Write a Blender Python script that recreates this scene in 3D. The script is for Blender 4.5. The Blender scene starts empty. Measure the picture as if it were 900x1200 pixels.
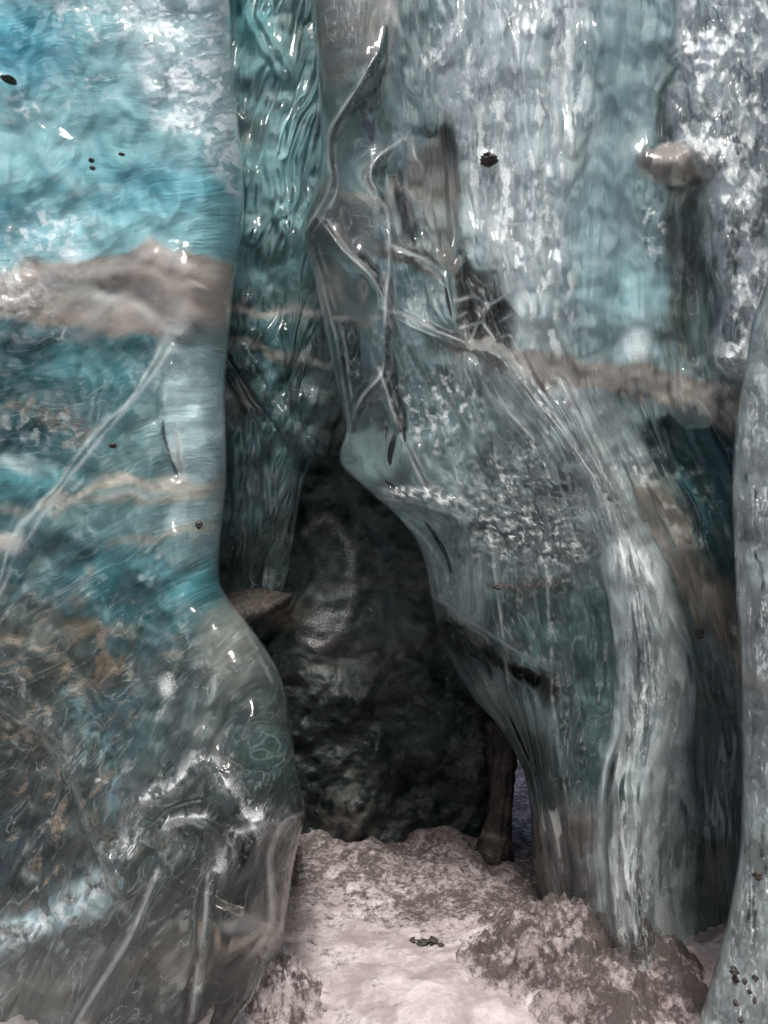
import bpy, math
import numpy as np

SC = bpy.context.scene
COL = SC.collection
F = 924.0            # focal length in photo pixels (900 x 1200 frame)
EYE = 1.5            # height of the camera above the snow


# ------------------------------------------------------------------ numpy helpers
def _hash(ix, iy, seed):
    h = (ix.astype(np.int64) * 374761393 + iy.astype(np.int64) * 668265263 + seed * 1442695041) & 0xFFFFFFFF
    h = ((h ^ (h >> 13)) * 1274126177) & 0xFFFFFFFF
    h = h ^ (h >> 16)
    return h.astype(np.float64) / 4294967295.0


def gnoise(x, y, seed=0):
    ix = np.floor(x); iy = np.floor(y)
    fx = x - ix; fy = y - iy
    ux = fx * fx * fx * (fx * (fx * 6 - 15) + 10)
    uy = fy * fy * fy * (fy * (fy * 6 - 15) + 10)

    def g(dx, dy):
        a = _hash(ix + dx, iy + dy, seed) * 2 * np.pi
        return np.cos(a) * (fx - dx) + np.sin(a) * (fy - dy)
    n0 = g(0, 0) * (1 - ux) + g(1, 0) * ux
    n1 = g(0, 1) * (1 - ux) + g(1, 1) * ux
    return (n0 * (1 - uy) + n1 * uy) * 1.5


def fbm(x, y, octv=4, seed=0, gain=0.5):
    s = 0; a = 1; t = 0
    for k in range(octv):
        s = s + a * gnoise(x * 2 ** k + 17.3 * k, y * 2 ** k - 9.1 * k, seed + k)
        t += a; a *= gain
    return s / t * 1.4


def ridged(x, y, octv=3, seed=0):
    s = 0; a = 1; t = 0
    for k in range(octv):
        s = s + a * (1 - np.abs(gnoise(x * 2 ** k, y * 2 ** k, seed + k)) * 2)
        t += a; a *= 0.5
    return s / t


def worley(x, y, seed=0):
    ix = np.floor(x); iy = np.floor(y)
    d1 = np.full(x.shape, 9.0); d2 = np.full(x.shape, 9.0)
    for dx in (-1, 0, 1):
        for dy in (-1, 0, 1):
            cx = ix + dx + _hash(ix + dx, iy + dy, seed)
            cy = iy + dy + _hash(ix + dx, iy + dy, seed + 91)
            d = np.hypot(cx - x, cy - y)
            nd2 = np.minimum(np.maximum(d, d1), d2)
            d1 = np.minimum(d, d1); d2 = nd2
    return d1, d2


def sstep(a, b, x):
    t = np.clip((x - a) / (b - a), 0, 1)
    return t * t * (3 - 2 * t)


def spline(pts, n=8):
    P = np.array(pts, float)
    if len(P) < 3:
        return P
    Q = np.vstack([2 * P[0] - P[1], P, 2 * P[-1] - P[-2]])
    out = []
    for i in range(1, len(Q) - 2):
        for k in range(n):
            t = k / n
            out.append(0.5 * ((2 * Q[i]) + (Q[i + 1] - Q[i - 1]) * t + (2 * Q[i - 1] - 5 * Q[i] + 4 * Q[i + 1] - Q[i + 2]) * t * t
                              + (3 * Q[i] - Q[i - 1] - 3 * Q[i + 1] + Q[i + 2]) * t ** 3))
    out.append(P[-1])
    return np.array(out)


def _sub(X, Y, pts, pad):
    P = np.array(pts, float)
    lo = P.min(0) - pad; hi = P.max(0) + pad
    return np.nonzero((X > lo[0]) & (X < hi[0]) & (Y > lo[1]) & (Y < hi[1]))


def near(fn, X, Y, pts, pad):
    """evaluate fn only close to the control points"""
    out = np.zeros(X.shape)
    k = _sub(X, Y, pts, pad)
    if len(k[0]): out[k] = fn(X[k], Y[k])
    return out


def pdist(X, Y, pts):
    """unsigned distance, signed side and 0..1 position along a smooth polyline"""
    S = spline(pts)
    best = np.full(X.shape, 1e9); side = np.zeros(X.shape); tt = np.zeros(X.shape)
    n = len(S) - 1
    for i in range(n):
        a, b = S[i], S[i + 1]
        d = b - a
        L = d @ d + 1e-9
        t = np.clip(((X - a[0]) * d[0] + (Y - a[1]) * d[1]) / L, 0, 1)
        ex = X - a[0] - t * d[0]; ey = Y - a[1] - t * d[1]
        dd = np.hypot(ex, ey)
        m = dd < best
        best = np.where(m, dd, best)
        side = np.where(m, np.sign(d[0] * ey - d[1] * ex), side)
        tt = np.where(m, (i + t) / n, tt)
    return best, side, tt


def polymask(X, Y, pts, soft):
    S = spline(list(pts) + [pts[0]], 5)
    inside = np.zeros(X.shape, bool)
    best = np.full(X.shape, 1e9)
    for i in range(len(S) - 1):
        a, b = S[i], S[i + 1]
        c = ((a[1] > Y) != (b[1] > Y)) & (X < (b[0] - a[0]) * (Y - a[1]) / (b[1] - a[1] + 1e-12) + a[0])
        inside ^= c
        d = b - a
        L = d @ d + 1e-9
        t = np.clip(((X - a[0]) * d[0] + (Y - a[1]) * d[1]) / L, 0, 1)
        best = np.minimum(best, np.hypot(X - a[0] - t * d[0], Y - a[1] - t * d[1]))
    sd = np.where(inside, best, -best)
    return sstep(-soft, soft, sd)


def outline(pts):
    P = np.array(sorted(pts, key=lambda p: p[0]), float)
    S = spline(P, 10)
    return lambda py: np.interp(py, S[:, 0], S[:, 1])


def at(px, py, Y):
    return (px - 450.0) / F * Y, Y, EYE - (py - 600.0) / F * Y


# ------------------------------------------------------------------ blender helpers
def tag(o, label=None, cat=None, group=None, kind=None):
    if label: o['label'] = label
    if cat: o['category'] = cat
    if group: o['group'] = group
    if kind: o['kind'] = kind
    return o


def empty(name, loc, label, cat, group=None):
    o = bpy.data.objects.new(name, None)
    o.location = loc
    o.empty_display_size = 0.1
    COL.objects.link(o)
    return tag(o, label, cat, group, 'thing')


def mesh_obj(name, verts, quads, mat, parent=None, attrs=None, normals=None, extra=()):
    me = bpy.data.meshes.new(name)
    nv = len(verts); nq = len(quads)
    loops = np.concatenate([np.asarray(quads).reshape(-1)] + [np.asarray(e) for e in extra]).astype(np.int32)
    starts = list(range(0, nq * 4, 4)); tot = [4] * nq
    p = nq * 4
    for e in extra:
        starts.append(p); tot.append(len(e)); p += len(e)
    me.vertices.add(nv); me.loops.add(len(loops)); me.polygons.add(len(starts))
    me.vertices.foreach_set('co', np.asarray(verts, np.float32).reshape(-1))
    me.loops.foreach_set('vertex_index', loops)
    me.polygons.foreach_set('loop_start', np.array(starts, np.int32))
    me.polygons.foreach_set('loop_total', np.array(tot, np.int32))
    me.polygons.foreach_set('use_smooth', np.ones(len(starts), bool))
    me.update(calc_edges=True)
    for k, v in (attrs or {}).items():
        v = np.asarray(v, np.float32)
        if v.ndim == 2:
            a = me.attributes.new(k, 'FLOAT_COLOR', 'POINT')
            c = np.ones((nv, 4), np.float32); c[:, :3] = v
            a.data.foreach_set('color', c.reshape(-1))
        else:
            a = me.attributes.new(k, 'FLOAT', 'POINT')
            a.data.foreach_set('value', v.reshape(-1))
    if normals is not None:
        me.normals_split_custom_set_from_vertices(np.asarray(normals, np.float32).tolist())
    me.materials.append(mat)
    o = bpy.data.objects.new(name, me)
    COL.objects.link(o)
    if parent is not None:
        o.parent = parent
        o.location = [-c for c in parent.location]
    return o


# ------------------------------------------------------------------ materials
class NT:
    def __init__(s, name):
        s.m = bpy.data.materials.new(name); s.m.use_nodes = True
        s.t = s.m.node_tree; s.t.nodes.clear()
        s.out = s.n('ShaderNodeOutputMaterial')

    def n(s, typ, **kw):
        nd = s.t.nodes.new(typ)
        for k, v in kw.items():
            if k.startswith('i_'):
                nd.inputs[k[2:].replace('_', ' ')].default_value = v
            else:
                setattr(nd, k, v)
        return nd

    def l(s, a, b):
        s.t.links.new(a, b)

    def math(s, op, a, b=None, c=None, clamp=False):
        nd = s.n('ShaderNodeMath', operation=op, use_clamp=clamp)
        for i, v in enumerate((a, b, c)):
            if v is None: continue
            if isinstance(v, (int, float)): nd.inputs[i].default_value = v
            else: s.l(v, nd.inputs[i])
        return nd.outputs[0]

    def mix(s, f, a, b, mode='MIX'):
        nd = s.n('ShaderNodeMix', data_type='RGBA', blend_type=mode)
        for sock, v in ((nd.inputs[0], f), (nd.inputs[6], a), (nd.inputs[7], b)):
            if isinstance(v, (int, float)): sock.default_value = v
            elif isinstance(v, tuple): sock.default_value = (*v, 1)
            else: s.l(v, sock)
        return nd.outputs[2]

    def attr(s, name):
        return s.n('ShaderNodeAttribute', attribute_name=name)

    def ramp(s, v, lo, hi):
        nd = s.n('ShaderNodeMapRange', interpolation_type='SMOOTHSTEP')
        s.l(v, nd.inputs[0]); nd.inputs[1].default_value = lo; nd.inputs[2].default_value = hi
        return nd.outputs[0]

    def coords(s, scale=(1, 1, 1)):
        tc = s.n('ShaderNodeTexCoord')
        mp = s.n('ShaderNodeMapping')
        mp.inputs['Scale'].default_value = scale
        s.l(tc.outputs['Object'], mp.inputs[0])
        return mp.outputs[0]

    def noise(s, vec, scale, detail=4, rough=0.55, dist=0.0):
        nd = s.n('ShaderNodeTexNoise')
        nd.inputs['Scale'].default_value = scale; nd.inputs['Detail'].default_value = detail
        nd.inputs['Roughness'].default_value = rough; nd.inputs['Distortion'].default_value = dist
        s.l(vec, nd.inputs['Vector'])
        return nd.outputs[0]

    def vor(s, vec, scale, feature='DISTANCE_TO_EDGE'):
        nd = s.n('ShaderNodeTexVoronoi', feature=feature)
        nd.inputs['Scale'].default_value = scale
        s.l(vec, nd.inputs['Vector'])
        return nd.outputs[0]


def flow(N, sx, sy, sz=1.0):
    """coordinates that run across (x) and along (y) the flow lines of the ice"""
    mp = N.n('ShaderNodeMapping'); mp.inputs['Scale'].default_value = (sx, sy, sz)
    N.l(N.attr('flow').outputs['Vector'], mp.inputs[0])
    return mp.outputs[0]


def warped(N, vec, scale, amount):
    nz = N.n('ShaderNodeTexNoise'); nz.inputs['Scale'].default_value = scale; nz.inputs['Detail'].default_value = 3
    N.l(vec, nz.inputs['Vector'])
    wp = N.n('ShaderNodeVectorMath', operation='MULTIPLY_ADD'); N.l(nz.outputs['Color'], wp.inputs[0]); wp.inputs[1].default_value = (amount,) * 3; N.l(vec, wp.inputs[2])
    return wp.outputs[0]


def threads(N, vec, scale, width, detail=2):
    """thin winding lines"""
    e = N.math('ABSOLUTE', N.math('SUBTRACT', N.noise(vec, scale, detail, 0.5), 0.5))
    return N.math('SUBTRACT', 1.0, N.ramp(e, 0.0, width))


def ice_skin_material():
    """clear ice with a wet surface; frost = streaky white ice full of cracks and bubbles, silt = dirt near the surface, rim = white flecks and painted edge highlights"""
    N = NT('clear_ice')
    fr = N.attr('frost').outputs['Fac']
    cl = N.attr('col').outputs['Color']
    si = N.attr('silt').outputs['Fac']
    bz = N.attr('busy').outputs['Fac']
    v1 = N.coords()
    fib1 = N.noise(flow(N, 1, 0.10), 62, 4, 0.6, 0.6)
    fib2 = N.noise(flow(N, 1, 0.22), 170, 3, 0.6, 0.4)
    fine = N.noise(v1, 210, 3, 0.65)
    big = N.noise(flow(N, 1, 0.45), 12, 3, 0.5, 0.4)
    cw = warped(N, flow(N, 1, 0.32), 12, 0.10)
    crk = threads(N, cw, 24, 0.022)
    n = N.math('ADD', N.math('MULTIPLY', fib1, 0.42), N.math('ADD', N.math('MULTIPLY', fib2, 0.33), N.math('MULTIPLY', fine, 0.25)))
    streak = N.ramp(n, 0.475, 0.60)
    f = N.math('MULTIPLY', fr, N.math('MULTIPLY_ADD', streak, 0.60, 0.05))
    f = N.math('ADD', f, N.math('MULTIPLY', crk, N.math('MULTIPLY', N.math('MULTIPLY_ADD', fr, 0.55, 0.12), N.ramp(fib2, 0.42, 0.6))), clamp=True)
    f = N.math('MAXIMUM', f, N.math('MULTIPLY', N.attr('rim').outputs['Fac'], N.math('MULTIPLY_ADD', N.ramp(fine, 0.35, 0.55), 0.45, 0.5)))  # rim whitens the surface: frost flecks plus highlights painted along edges
    opaque = N.math('MAXIMUM', N.math('MULTIPLY', f, 0.75), N.math('MULTIPLY', si, 0.6), clamp=True)
    base = N.mix(f, (0.945, 0.985, 0.978), (0.82, 0.89, 0.88))
    sc = N.mix(N.ramp(N.math('ADD', N.math('MULTIPLY', fib1, 0.6), N.math('MULTIPLY', fine, 0.4)), 0.38, 0.62), (0.075, 0.052, 0.036), (0.30, 0.23, 0.165))
    sv = N.n('ShaderNodeVectorMath', operation='SCALE'); N.l(cl, sv.inputs[0]); sv.inputs[3].default_value = 0.85
    base = N.mix(si, base, N.mix(0.32, sv.outputs[0], sc))
    B = N.n('ShaderNodeBsdfPrincipled')
    N.l(base, B.inputs['Base Color'])
    N.l(N.math('SUBTRACT', 1.0, opaque), B.inputs['Transmission Weight'])
    B.inputs['IOR'].default_value = 1.31
    N.l(N.math('ADD', 0.015, N.math('ADD', N.math('MULTIPLY', f, 0.20), N.math('MULTIPLY', si, 0.2))), B.inputs['Roughness'])
    N.l(N.math('SUBTRACT', 0.70, N.math('MULTIPLY', si, 0.4)), B.inputs['Specular IOR Level'])
    h = N.math('ADD', N.math('MULTIPLY', big, 0.45), N.math('MULTIPLY', fib1, N.math('MULTIPLY_ADD', fr, 0.16, 0.02)))
    h = N.math('ADD', h, N.math('MULTIPLY', N.math('MULTIPLY', fib2, fr), 0.10))
    h = N.math('ADD', h, N.math('MULTIPLY', crk, 0.03))
    bp = N.n('ShaderNodeBump'); bp.inputs['Distance'].default_value = 0.03
    N.l(N.math('MULTIPLY_ADD', bz, 0.26, 0.05), bp.inputs['Strength'])
    N.l(h, bp.inputs['Height']); N.l(bp.outputs[0], B.inputs['Normal'])
    N.l(B.outputs[0], N.out.inputs[0])
    return N.m


def ice_core_material():
    """cloudy old ice seen through the clear skin: coloured by what is frozen into it, with some shade painted in"""
    N = NT('cloudy_ice')
    cl = N.attr('col').outputs['Color']
    fl = N.attr('flake').outputs['Fac']
    bz = N.attr('busy').outputs['Fac']
    v1 = N.coords()
    a = N.noise(flow(N, 1, 0.5), 8, 5, 0.6, 0.8)
    fib = N.noise(flow(N, 1, 0.09), 75, 4, 0.6, 0.5)
    b = N.noise(flow(N, 1, 0.7), 19, 6, 0.6, 0.4)
    c = N.noise(v1, 120, 3, 0.6)

    def gain(lo, hi, t):
        nd = N.n('ShaderNodeMapRange'); N.l(t, nd.inputs[0]); nd.inputs[3].default_value = lo; nd.inputs[4].default_value = hi
        return N.math('ADD', 1.0, N.math('MULTIPLY', N.math('SUBTRACT', nd.outputs[0], 1.0), bz))

    def scale(colr, f):
        nd = N.n('ShaderNodeVectorMath', operation='SCALE'); N.l(colr, nd.inputs[0]); N.l(f, nd.inputs[3])
        return nd.outputs[0]
    col = scale(cl, N.math('MULTIPLY', gain(0.50, 1.40, N.ramp(a, 0.30, 0.70)), gain(0.82, 1.28, N.ramp(fib, 0.40, 0.64))))
    hs = N.n('ShaderNodeHueSaturation'); hs.inputs['Saturation'].default_value = 0.95; N.l(col, hs.inputs['Color']); col = hs.outputs[0]
    # brown silt flakes
    f = N.math('MULTIPLY', N.ramp(N.math('ADD', N.math('MULTIPLY', b, 0.7), N.math('MULTIPLY', a, 0.3)), 0.555, 0.62), N.math('MULTIPLY', fl, 0.8))
    col = N.mix(f, col, N.mix(N.ramp(c, 0.4, 0.6), (0.15, 0.112, 0.078), (0.35, 0.275, 0.195)))
    # healed cracks: thin pale sheets winding through the ice, and dark clear pockets
    w1 = warped(N, flow(N, 1, 0.4), 6, 0.22)
    vein = N.math('MAXIMUM', N.math('MULTIPLY', threads(N, w1, 8, 0.012), N.ramp(c, 0.3, 0.6)), N.math('MULTIPLY', N.math('MULTIPLY', threads(N, w1, 20, 0.018), N.math('SUBTRACT', 0.7, N.math('MULTIPLY', fl, 0.7), None, True)), N.ramp(a, 0.48, 0.6)))
    dark = N.ramp(N.noise(w1, 5, 5, 0.6), 0.54, 0.70)
    col = N.mix(N.math('MULTIPLY', N.math('MULTIPLY', dark, 0.6), bz), col, N.mix(1.0, cl, (0.22, 0.28, 0.29), 'MULTIPLY'))
    col = N.mix(N.math('MULTIPLY', N.math('MULTIPLY', vein, 0.6), N.math('MULTIPLY_ADD', bz, 0.8, 0.2)), col, N.mix(0.6, cl, (0.80, 0.86, 0.86)))
    # bubbles and specks
    sp = N.vor(v1, 95, 'F1')
    spk = N.math('MULTIPLY', N.math('SUBTRACT', 1.0, N.ramp(sp, 0.08, 0.2)), N.ramp(a, 0.5, 0.62))
    col = N.mix(N.math('MULTIPLY', N.math('MULTIPLY', spk, 0.3), bz), col, (0.85, 0.88, 0.88))
    B = N.n('ShaderNodeBsdfPrincipled')
    N.l(col, B.inputs['Base Color'])
    B.inputs['Roughness'].default_value = 0.45
    bp = N.n('ShaderNodeBump'); bp.inputs['Strength'].default_value = 0.6; bp.inputs['Distance'].default_value = 0.02
    N.l(N.math('ADD', a, N.math('ADD', N.math('MULTIPLY', b, 0.2), N.math('MULTIPLY', fib, 0.3))), bp.inputs['Height']); N.l(bp.outputs[0], B.inputs['Normal'])
    N.l(B.outputs[0], N.out.inputs[0])
    return N.m


def snow_material():
    N = NT('dirty_snow')
    d = N.attr('dirt').outputs['Fac']
    v = N.coords()
    a = N.noise(v, 7, 6, 0.65, 0.3); b = N.noise(v, 55, 8, 0.82); c = N.noise(v, 240, 2, 0.6)
    col = N.mix(N.ramp(a, 0.35, 0.68), (0.48, 0.41, 0.41), (0.88, 0.80, 0.805))
    a2 = N.noise(v, 17, 5, 0.65, 0.6)
    k = N.math('ADD', N.math('MULTIPLY', b, 0.42), N.math('ADD', N.math('MULTIPLY', a, 0.28), N.math('MULTIPLY', a2, 0.30)))
    k = N.math('ADD', k, N.math('MULTIPLY', d, 0.135))
    col = N.mix(N.math('MULTIPLY', N.ramp(k, 0.535, 0.67), 0.9), col, (0.055, 0.041, 0.034))
    col = N.mix(N.math('MULTIPLY', N.ramp(N.math('ADD', c, N.math('MULTIPLY', b, 0.35)), 0.80, 0.95), 0.6), col, (0.10, 0.08, 0.07))
    B = N.n('ShaderNodeBsdfPrincipled')
    N.l(col, B.inputs['Base Color']); B.inputs['Roughness'].default_value = 0.75; B.inputs['Specular IOR Level'].default_value = 0.15
    bp = N.n('ShaderNodeBump'); bp.inputs['Strength'].default_value = 0.9; bp.inputs['Distance'].default_value = 0.02
    N.l(N.math('ADD', N.math('MULTIPLY', b, 0.8), N.math('MULTIPLY', c, 0.35)), bp.inputs['Height']); N.l(bp.outputs[0], B.inputs['Normal'])
    N.l(B.outputs[0], N.out.inputs[0])
    return N.m


def stone_material(name='wet_stone', lo=(0.018, 0.016, 0.015), hi=(0.07, 0.06, 0.05)):
    N = NT(name)
    v = N.coords(); a = N.noise(v, 60, 4, 0.6)
    col = N.mix(N.ramp(a, 0.35, 0.65), lo, hi)
    B = N.n('ShaderNodeBsdfPrincipled'); N.l(col, B.inputs['Base Color']); B.inputs['Roughness'].default_value = 0.7
    bp = N.n('ShaderNodeBump'); bp.inputs['Strength'].default_value = 0.6; bp.inputs['Distance'].default_value = 0.01
    N.l(a, bp.inputs['Height']); N.l(bp.outputs[0], B.inputs['Normal'])
    N.l(B.outputs[0], N.out.inputs[0])
    return N.m


SKIN = ice_skin_material(); CORE = ice_core_material(); SNOW = snow_material(); STONE = stone_material(); SLAB = stone_material('tan_slab', (0.035, 0.029, 0.024), (0.10, 0.085, 0.07))


# ------------------------------------------------------------------ field operations
def paint(X, Y, col, ops, seed, amp=14):
    wx = X + amp * fbm(X / 60, Y / 60, 4, seed); wy = Y + amp * fbm(X / 60, Y / 60, 4, seed + 50)
    for k, op in enumerate(ops):
        kind, geo, c, al = op[0], op[1], op[2], op[3]
        o = op[4] if len(op) > 4 else {}
        if kind == 'poly': pts = geo; pad = o.get('soft', 14) + 12
        elif kind == 'line': pts = geo; pad = o.get('w', 8) * 2.6 + 8
        else: pts = [(geo[0] - geo[2] * 1.6, geo[1] - geo[3] * 1.6), (geo[0] + geo[2] * 1.6, geo[1] + geo[3] * 1.6)]; pad = 1
        ix = _sub(wx, wy, pts, pad)
        if len(ix[0]) == 0: continue
        x, y = wx[ix], wy[ix]
        if kind == 'poly': m = polymask(x, y, geo, o.get('soft', 14))
        elif kind == 'line': m = np.exp(-(pdist(x, y, geo)[0] / o.get('w', 8)) ** 2)
        else: m = np.exp(-(((x - geo[0]) / geo[2]) ** 2 + ((y - geo[1]) / geo[3]) ** 2) ** o.get('p', 1.5))
        if 'brk' in o:
            s = o.get('bs', 18); st = o.get('st', 1.0)
            n = fbm(X[ix] / s, Y[ix] / s * st, 4, seed + 7 * k, 0.6)
            m = m * sstep(o['brk'], o['brk'] + o.get('bw', 0.35), n)
        m = m * al
        if isinstance(c, tuple): col[ix] = col[ix] * (1 - m[..., None]) + np.array(c) * m[..., None]
        else: col[ix] = col[ix] * (1 - m) + c * m
    return col


def relief(X, Y, ops, seed):
    D = np.zeros(X.shape)
    wx = X + 1.5 * fbm(X / 45, Y / 45, 2, seed + 3); wy = Y + 1.5 * fbm(X / 45, Y / 45, 2, seed + 13)
    for op in ops:
        kind, geo, amp, w = op[:4]
        o = op[4] if len(op) > 4 else {}
        if kind == 'ell': pts = [(geo[0] - geo[2] * 2.4, geo[1] - geo[3] * 2.4), (geo[0] + geo[2] * 2.4, geo[1] + geo[3] * 2.4)]; pad = 1
        else: pts = geo; pad = {'poly': w + 12, 'ridge': 2.6 * w + 8, 'sharp': 6 * w + 8, 'step': o.get('far', 120) * 3.2}[kind]
        ix = _sub(wx, wy, pts, pad)
        if len(ix[0]) == 0: continue
        x, y = wx[ix], wy[ix]
        if kind == 'ell':
            D[ix] += amp * np.exp(-(((x - geo[0]) / geo[2]) ** 2 + ((y - geo[1]) / geo[3]) ** 2))
            continue
        if kind == 'poly':
            D[ix] += amp * polymask(x, y, geo, w)
            continue
        d, s, t = pdist(x, y, geo)
        fade = sstep(0, 0.12, t) * sstep(0, 0.12, 1 - t)
        if kind == 'ridge': D[ix] += amp * np.exp(-(d / w) ** 2) * fade
        elif kind == 'sharp': D[ix] += amp * np.exp(-d / w) * fade
        elif kind == 'step':
            k = s * o.get('side', 1) * d
            D[ix] += amp * sstep(-w, w, k) * np.exp(-np.maximum(k, 0) / o.get('far', 120)) * fade
    return D


def scallops(X, Y, sx, sy, seed):
    """shallow melt dishes that meet in sharp crests"""
    wx = X + 0.5 * sx * fbm(X / sx / 1.7, Y / sy / 1.7, 3, seed); wy = Y + 0.5 * sy * fbm(X / sx / 1.7, Y / sy / 1.7, 3, seed + 9)
    d1, d2 = worley(wx / sx, wy / sy, seed)
    return np.clip(d1, 0, 1) ** 2


def folds(U, W, su, sw, seed):
    """smooth planes that meet in long sharp ridges"""
    n = gnoise(U / su + 0.35 * gnoise(U / su / 2, W / sw, seed + 5), W / sw, seed)
    m = gnoise(U / su * 2.1 + 0.3 * n, W / sw * 1.7, seed + 1)
    return -(np.abs(n) + 0.4 * np.abs(m))


def veins(X, Y, sx, sy, w, seed):
    """thin proud threads of ice winding over the surface"""
    n = fbm((X + 0.4 * sx * fbm(X / sx, Y / sy, 3, seed + 31)) / sx, Y / sy, 3, seed)
    gx = np.abs(n)
    return np.clip(1 - gx / w, 0, 1)


def build_ice(root, X0, X1, py0, py1, du, dv, eL, eR, depth, relf, colf, frostf, siltf, flakef, busyf, flowf, rimf, thick, inset, core_off,
              rollL, rollR, parts=(), seed=0, core_du=1.6, core_edge=None):
    """A closed lump of ice: a clear outer surface and the cloudy ice inside it. eL/eR give the left and right
    outlines by height; depth/relf the front surface; thick how far it reaches back."""
    res = {}
    for layer in ('skin', 'core'):
        step = 1.0 if layer == 'skin' else core_du
        rows = int((py1 - py0) / (dv * step)) + 1
        cols = int((X1 - X0) / (du * step)) + 1
        py = np.linspace(py0, py1, rows)
        u = np.linspace(0, 1, cols)
        # closer columns where the outline rolls away
        xl = eL(py); xr = eR(py)
        if layer == 'core':
            ins = inset(py)
            xl = xl + ins[0]; xr = xr - ins[1]
        PX = xl[:, None] * (1 - u[None]) + xr[:, None] * u[None]
        PY = np.repeat(py[:, None], cols, 1)
        rel = relf(PX, PY)
        D = depth(PX, PY) - rel
        Dsm = depth(PX, PY) - 0.35 * np.maximum(rel, -0.06) + core_off(PX, PY) + 0.03 * fbm(PX / 45, PY / 60, 3, seed + 77)
        for roll, dist in ((rollL, PX - xl[:, None]), (rollR, xr[:, None] - PX)):
            if roll is None: continue
            R, dd = roll
            k = np.clip(1 - dist / R, 0, 1)
            r_ = dd * (1 - np.sqrt(np.maximum(1 - k * k, 0)))
            D = D + r_; Dsm = Dsm + r_
        if layer == 'core':
            D = np.maximum(Dsm, D + 0.025)     # the cloudy ice lies behind the clear skin and does not follow its folds
        # side and back columns
        nb = 10
        f = np.linspace(0, 1, nb + 2)[1:-1]
        Dr = D[:, -1:] + thick * f[None]; Dl = D[:, :1] + thick * f[None]
        PXr = np.repeat(xr[:, None], nb, 1) - (10 * f[None] ** 2 if rollR else 0)
        PXl = np.repeat(xl[:, None], nb, 1) + (10 * f[None] ** 2 if rollL else 0)
        kb = 14
        w = np.linspace(0, 1, kb)
        PXb = PXr[:, -1:] * (1 - w) + PXl[:, -1:] * w
        Db = Dr[:, -1:] * (1 - w) + Dl[:, -1:] * w
        AX = np.hstack([PX, PXr, PXb, PXl[:, ::-1]]); AD = np.hstack([D, Dr, Db, Dl[:, ::-1]])
        AY = np.repeat(py[:, None], AX.shape[1], 1)
        x, y, z = at(AX, AY, AD)
        V = np.stack([x, y, z], -1).reshape(-1, 3)
        nc = AX.shape[1]
        i = np.arange(rows - 1)[:, None]; j = np.arange(nc)[None]
        j2 = (j + 1) % nc
        Q = np.stack([i * nc + j, (i + 1) * nc + j, (i + 1) * nc + j2, i * nc + j2], -1).reshape(-1, 4)
        top = np.arange(nc); bot = (rows - 1) * nc + np.arange(nc)[::-1]
        Xc = np.clip(AX, xl.min(), xr.max())
        col = colf(Xc, AY).reshape(-1, 3)
        if layer == 'core':
            at_ = {'col': col, 'flake': flakef(Xc, AY).reshape(-1), 'busy': busyf(Xc, AY).reshape(-1), 'flow': flowf(Xc, AY).reshape(-1, 3)}
            o = mesh_obj('cloudy_core', V, Q, CORE, root, at_, None, (top, bot))
        else:
            at_ = {'col': col, 'frost': frostf(Xc, AY).reshape(-1), 'silt': siltf(Xc, AY).reshape(-1), 'rim': rimf(Xc, AY).reshape(-1), 'busy': busyf(Xc, AY).reshape(-1), 'flow': flowf(Xc, AY).reshape(-1, 3)}
            # smooth normals of the whole lump, so that its parts meet without a seam
            e1 = V[Q[:, 2]] - V[Q[:, 0]]; e2 = V[Q[:, 3]] - V[Q[:, 1]]
            fn = np.cross(e1, e2)
            vn = np.zeros_like(V)
            for k in range(4):
                np.add.at(vn, Q[:, k], fn)
            vn /= np.linalg.norm(vn, axis=1, keepdims=True) + 1e-12
            owner = np.zeros(len(Q), int)
            fx = AX.reshape(-1)[Q].mean(1); fy = AY.reshape(-1)[Q].mean(1)
            front = (np.arange(nc)[None] < cols).repeat(rows - 1, 0).reshape(-1)
            for n, (pname, plabel, pf) in enumerate(parts, 1):
                m = pf(fx, fy) > 0.5
                owner[m & front] = n
            for n in range(len(parts) + 1):
                sel = Q[owner == n]
                if len(sel) == 0: continue
                ids, inv = np.unique(sel, return_inverse=True)
                ex = ()
                q = inv.reshape(-1, 4)
                if n == 0:
                    ids = np.unique(np.concatenate([sel.reshape(-1), top, bot]))
                    q = np.searchsorted(ids, sel)
                    ex = (np.searchsorted(ids, top), np.searchsorted(ids, bot))
                o = mesh_obj('clear_ice' if n == 0 else parts[n - 1][0], V[ids], q, SKIN, root,
                             {k: v[ids] for k, v in at_.items()}, vn[ids], ex)
                if n and parts[n - 1][1]: o['label'] = parts[n - 1][1]
        res[layer] = (AX, AY, AD)
    return res


# ================================================================== LEFT ICE WALL
CYAN = (0.26, 0.53, 0.57); TEAL = (0.05, 0.24, 0.28); DTEAL = (0.015, 0.085, 0.10); GREY = (0.20, 0.27, 0.28)
PALE = (0.50, 0.64, 0.66); SILT = (0.38, 0.30, 0.225); DSILT = (0.12, 0.085, 0.058); TAN = (0.58, 0.47, 0.36)
BLACK = (0.012, 0.016, 0.018); DGREY = (0.075, 0.10, 0.10)

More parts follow.
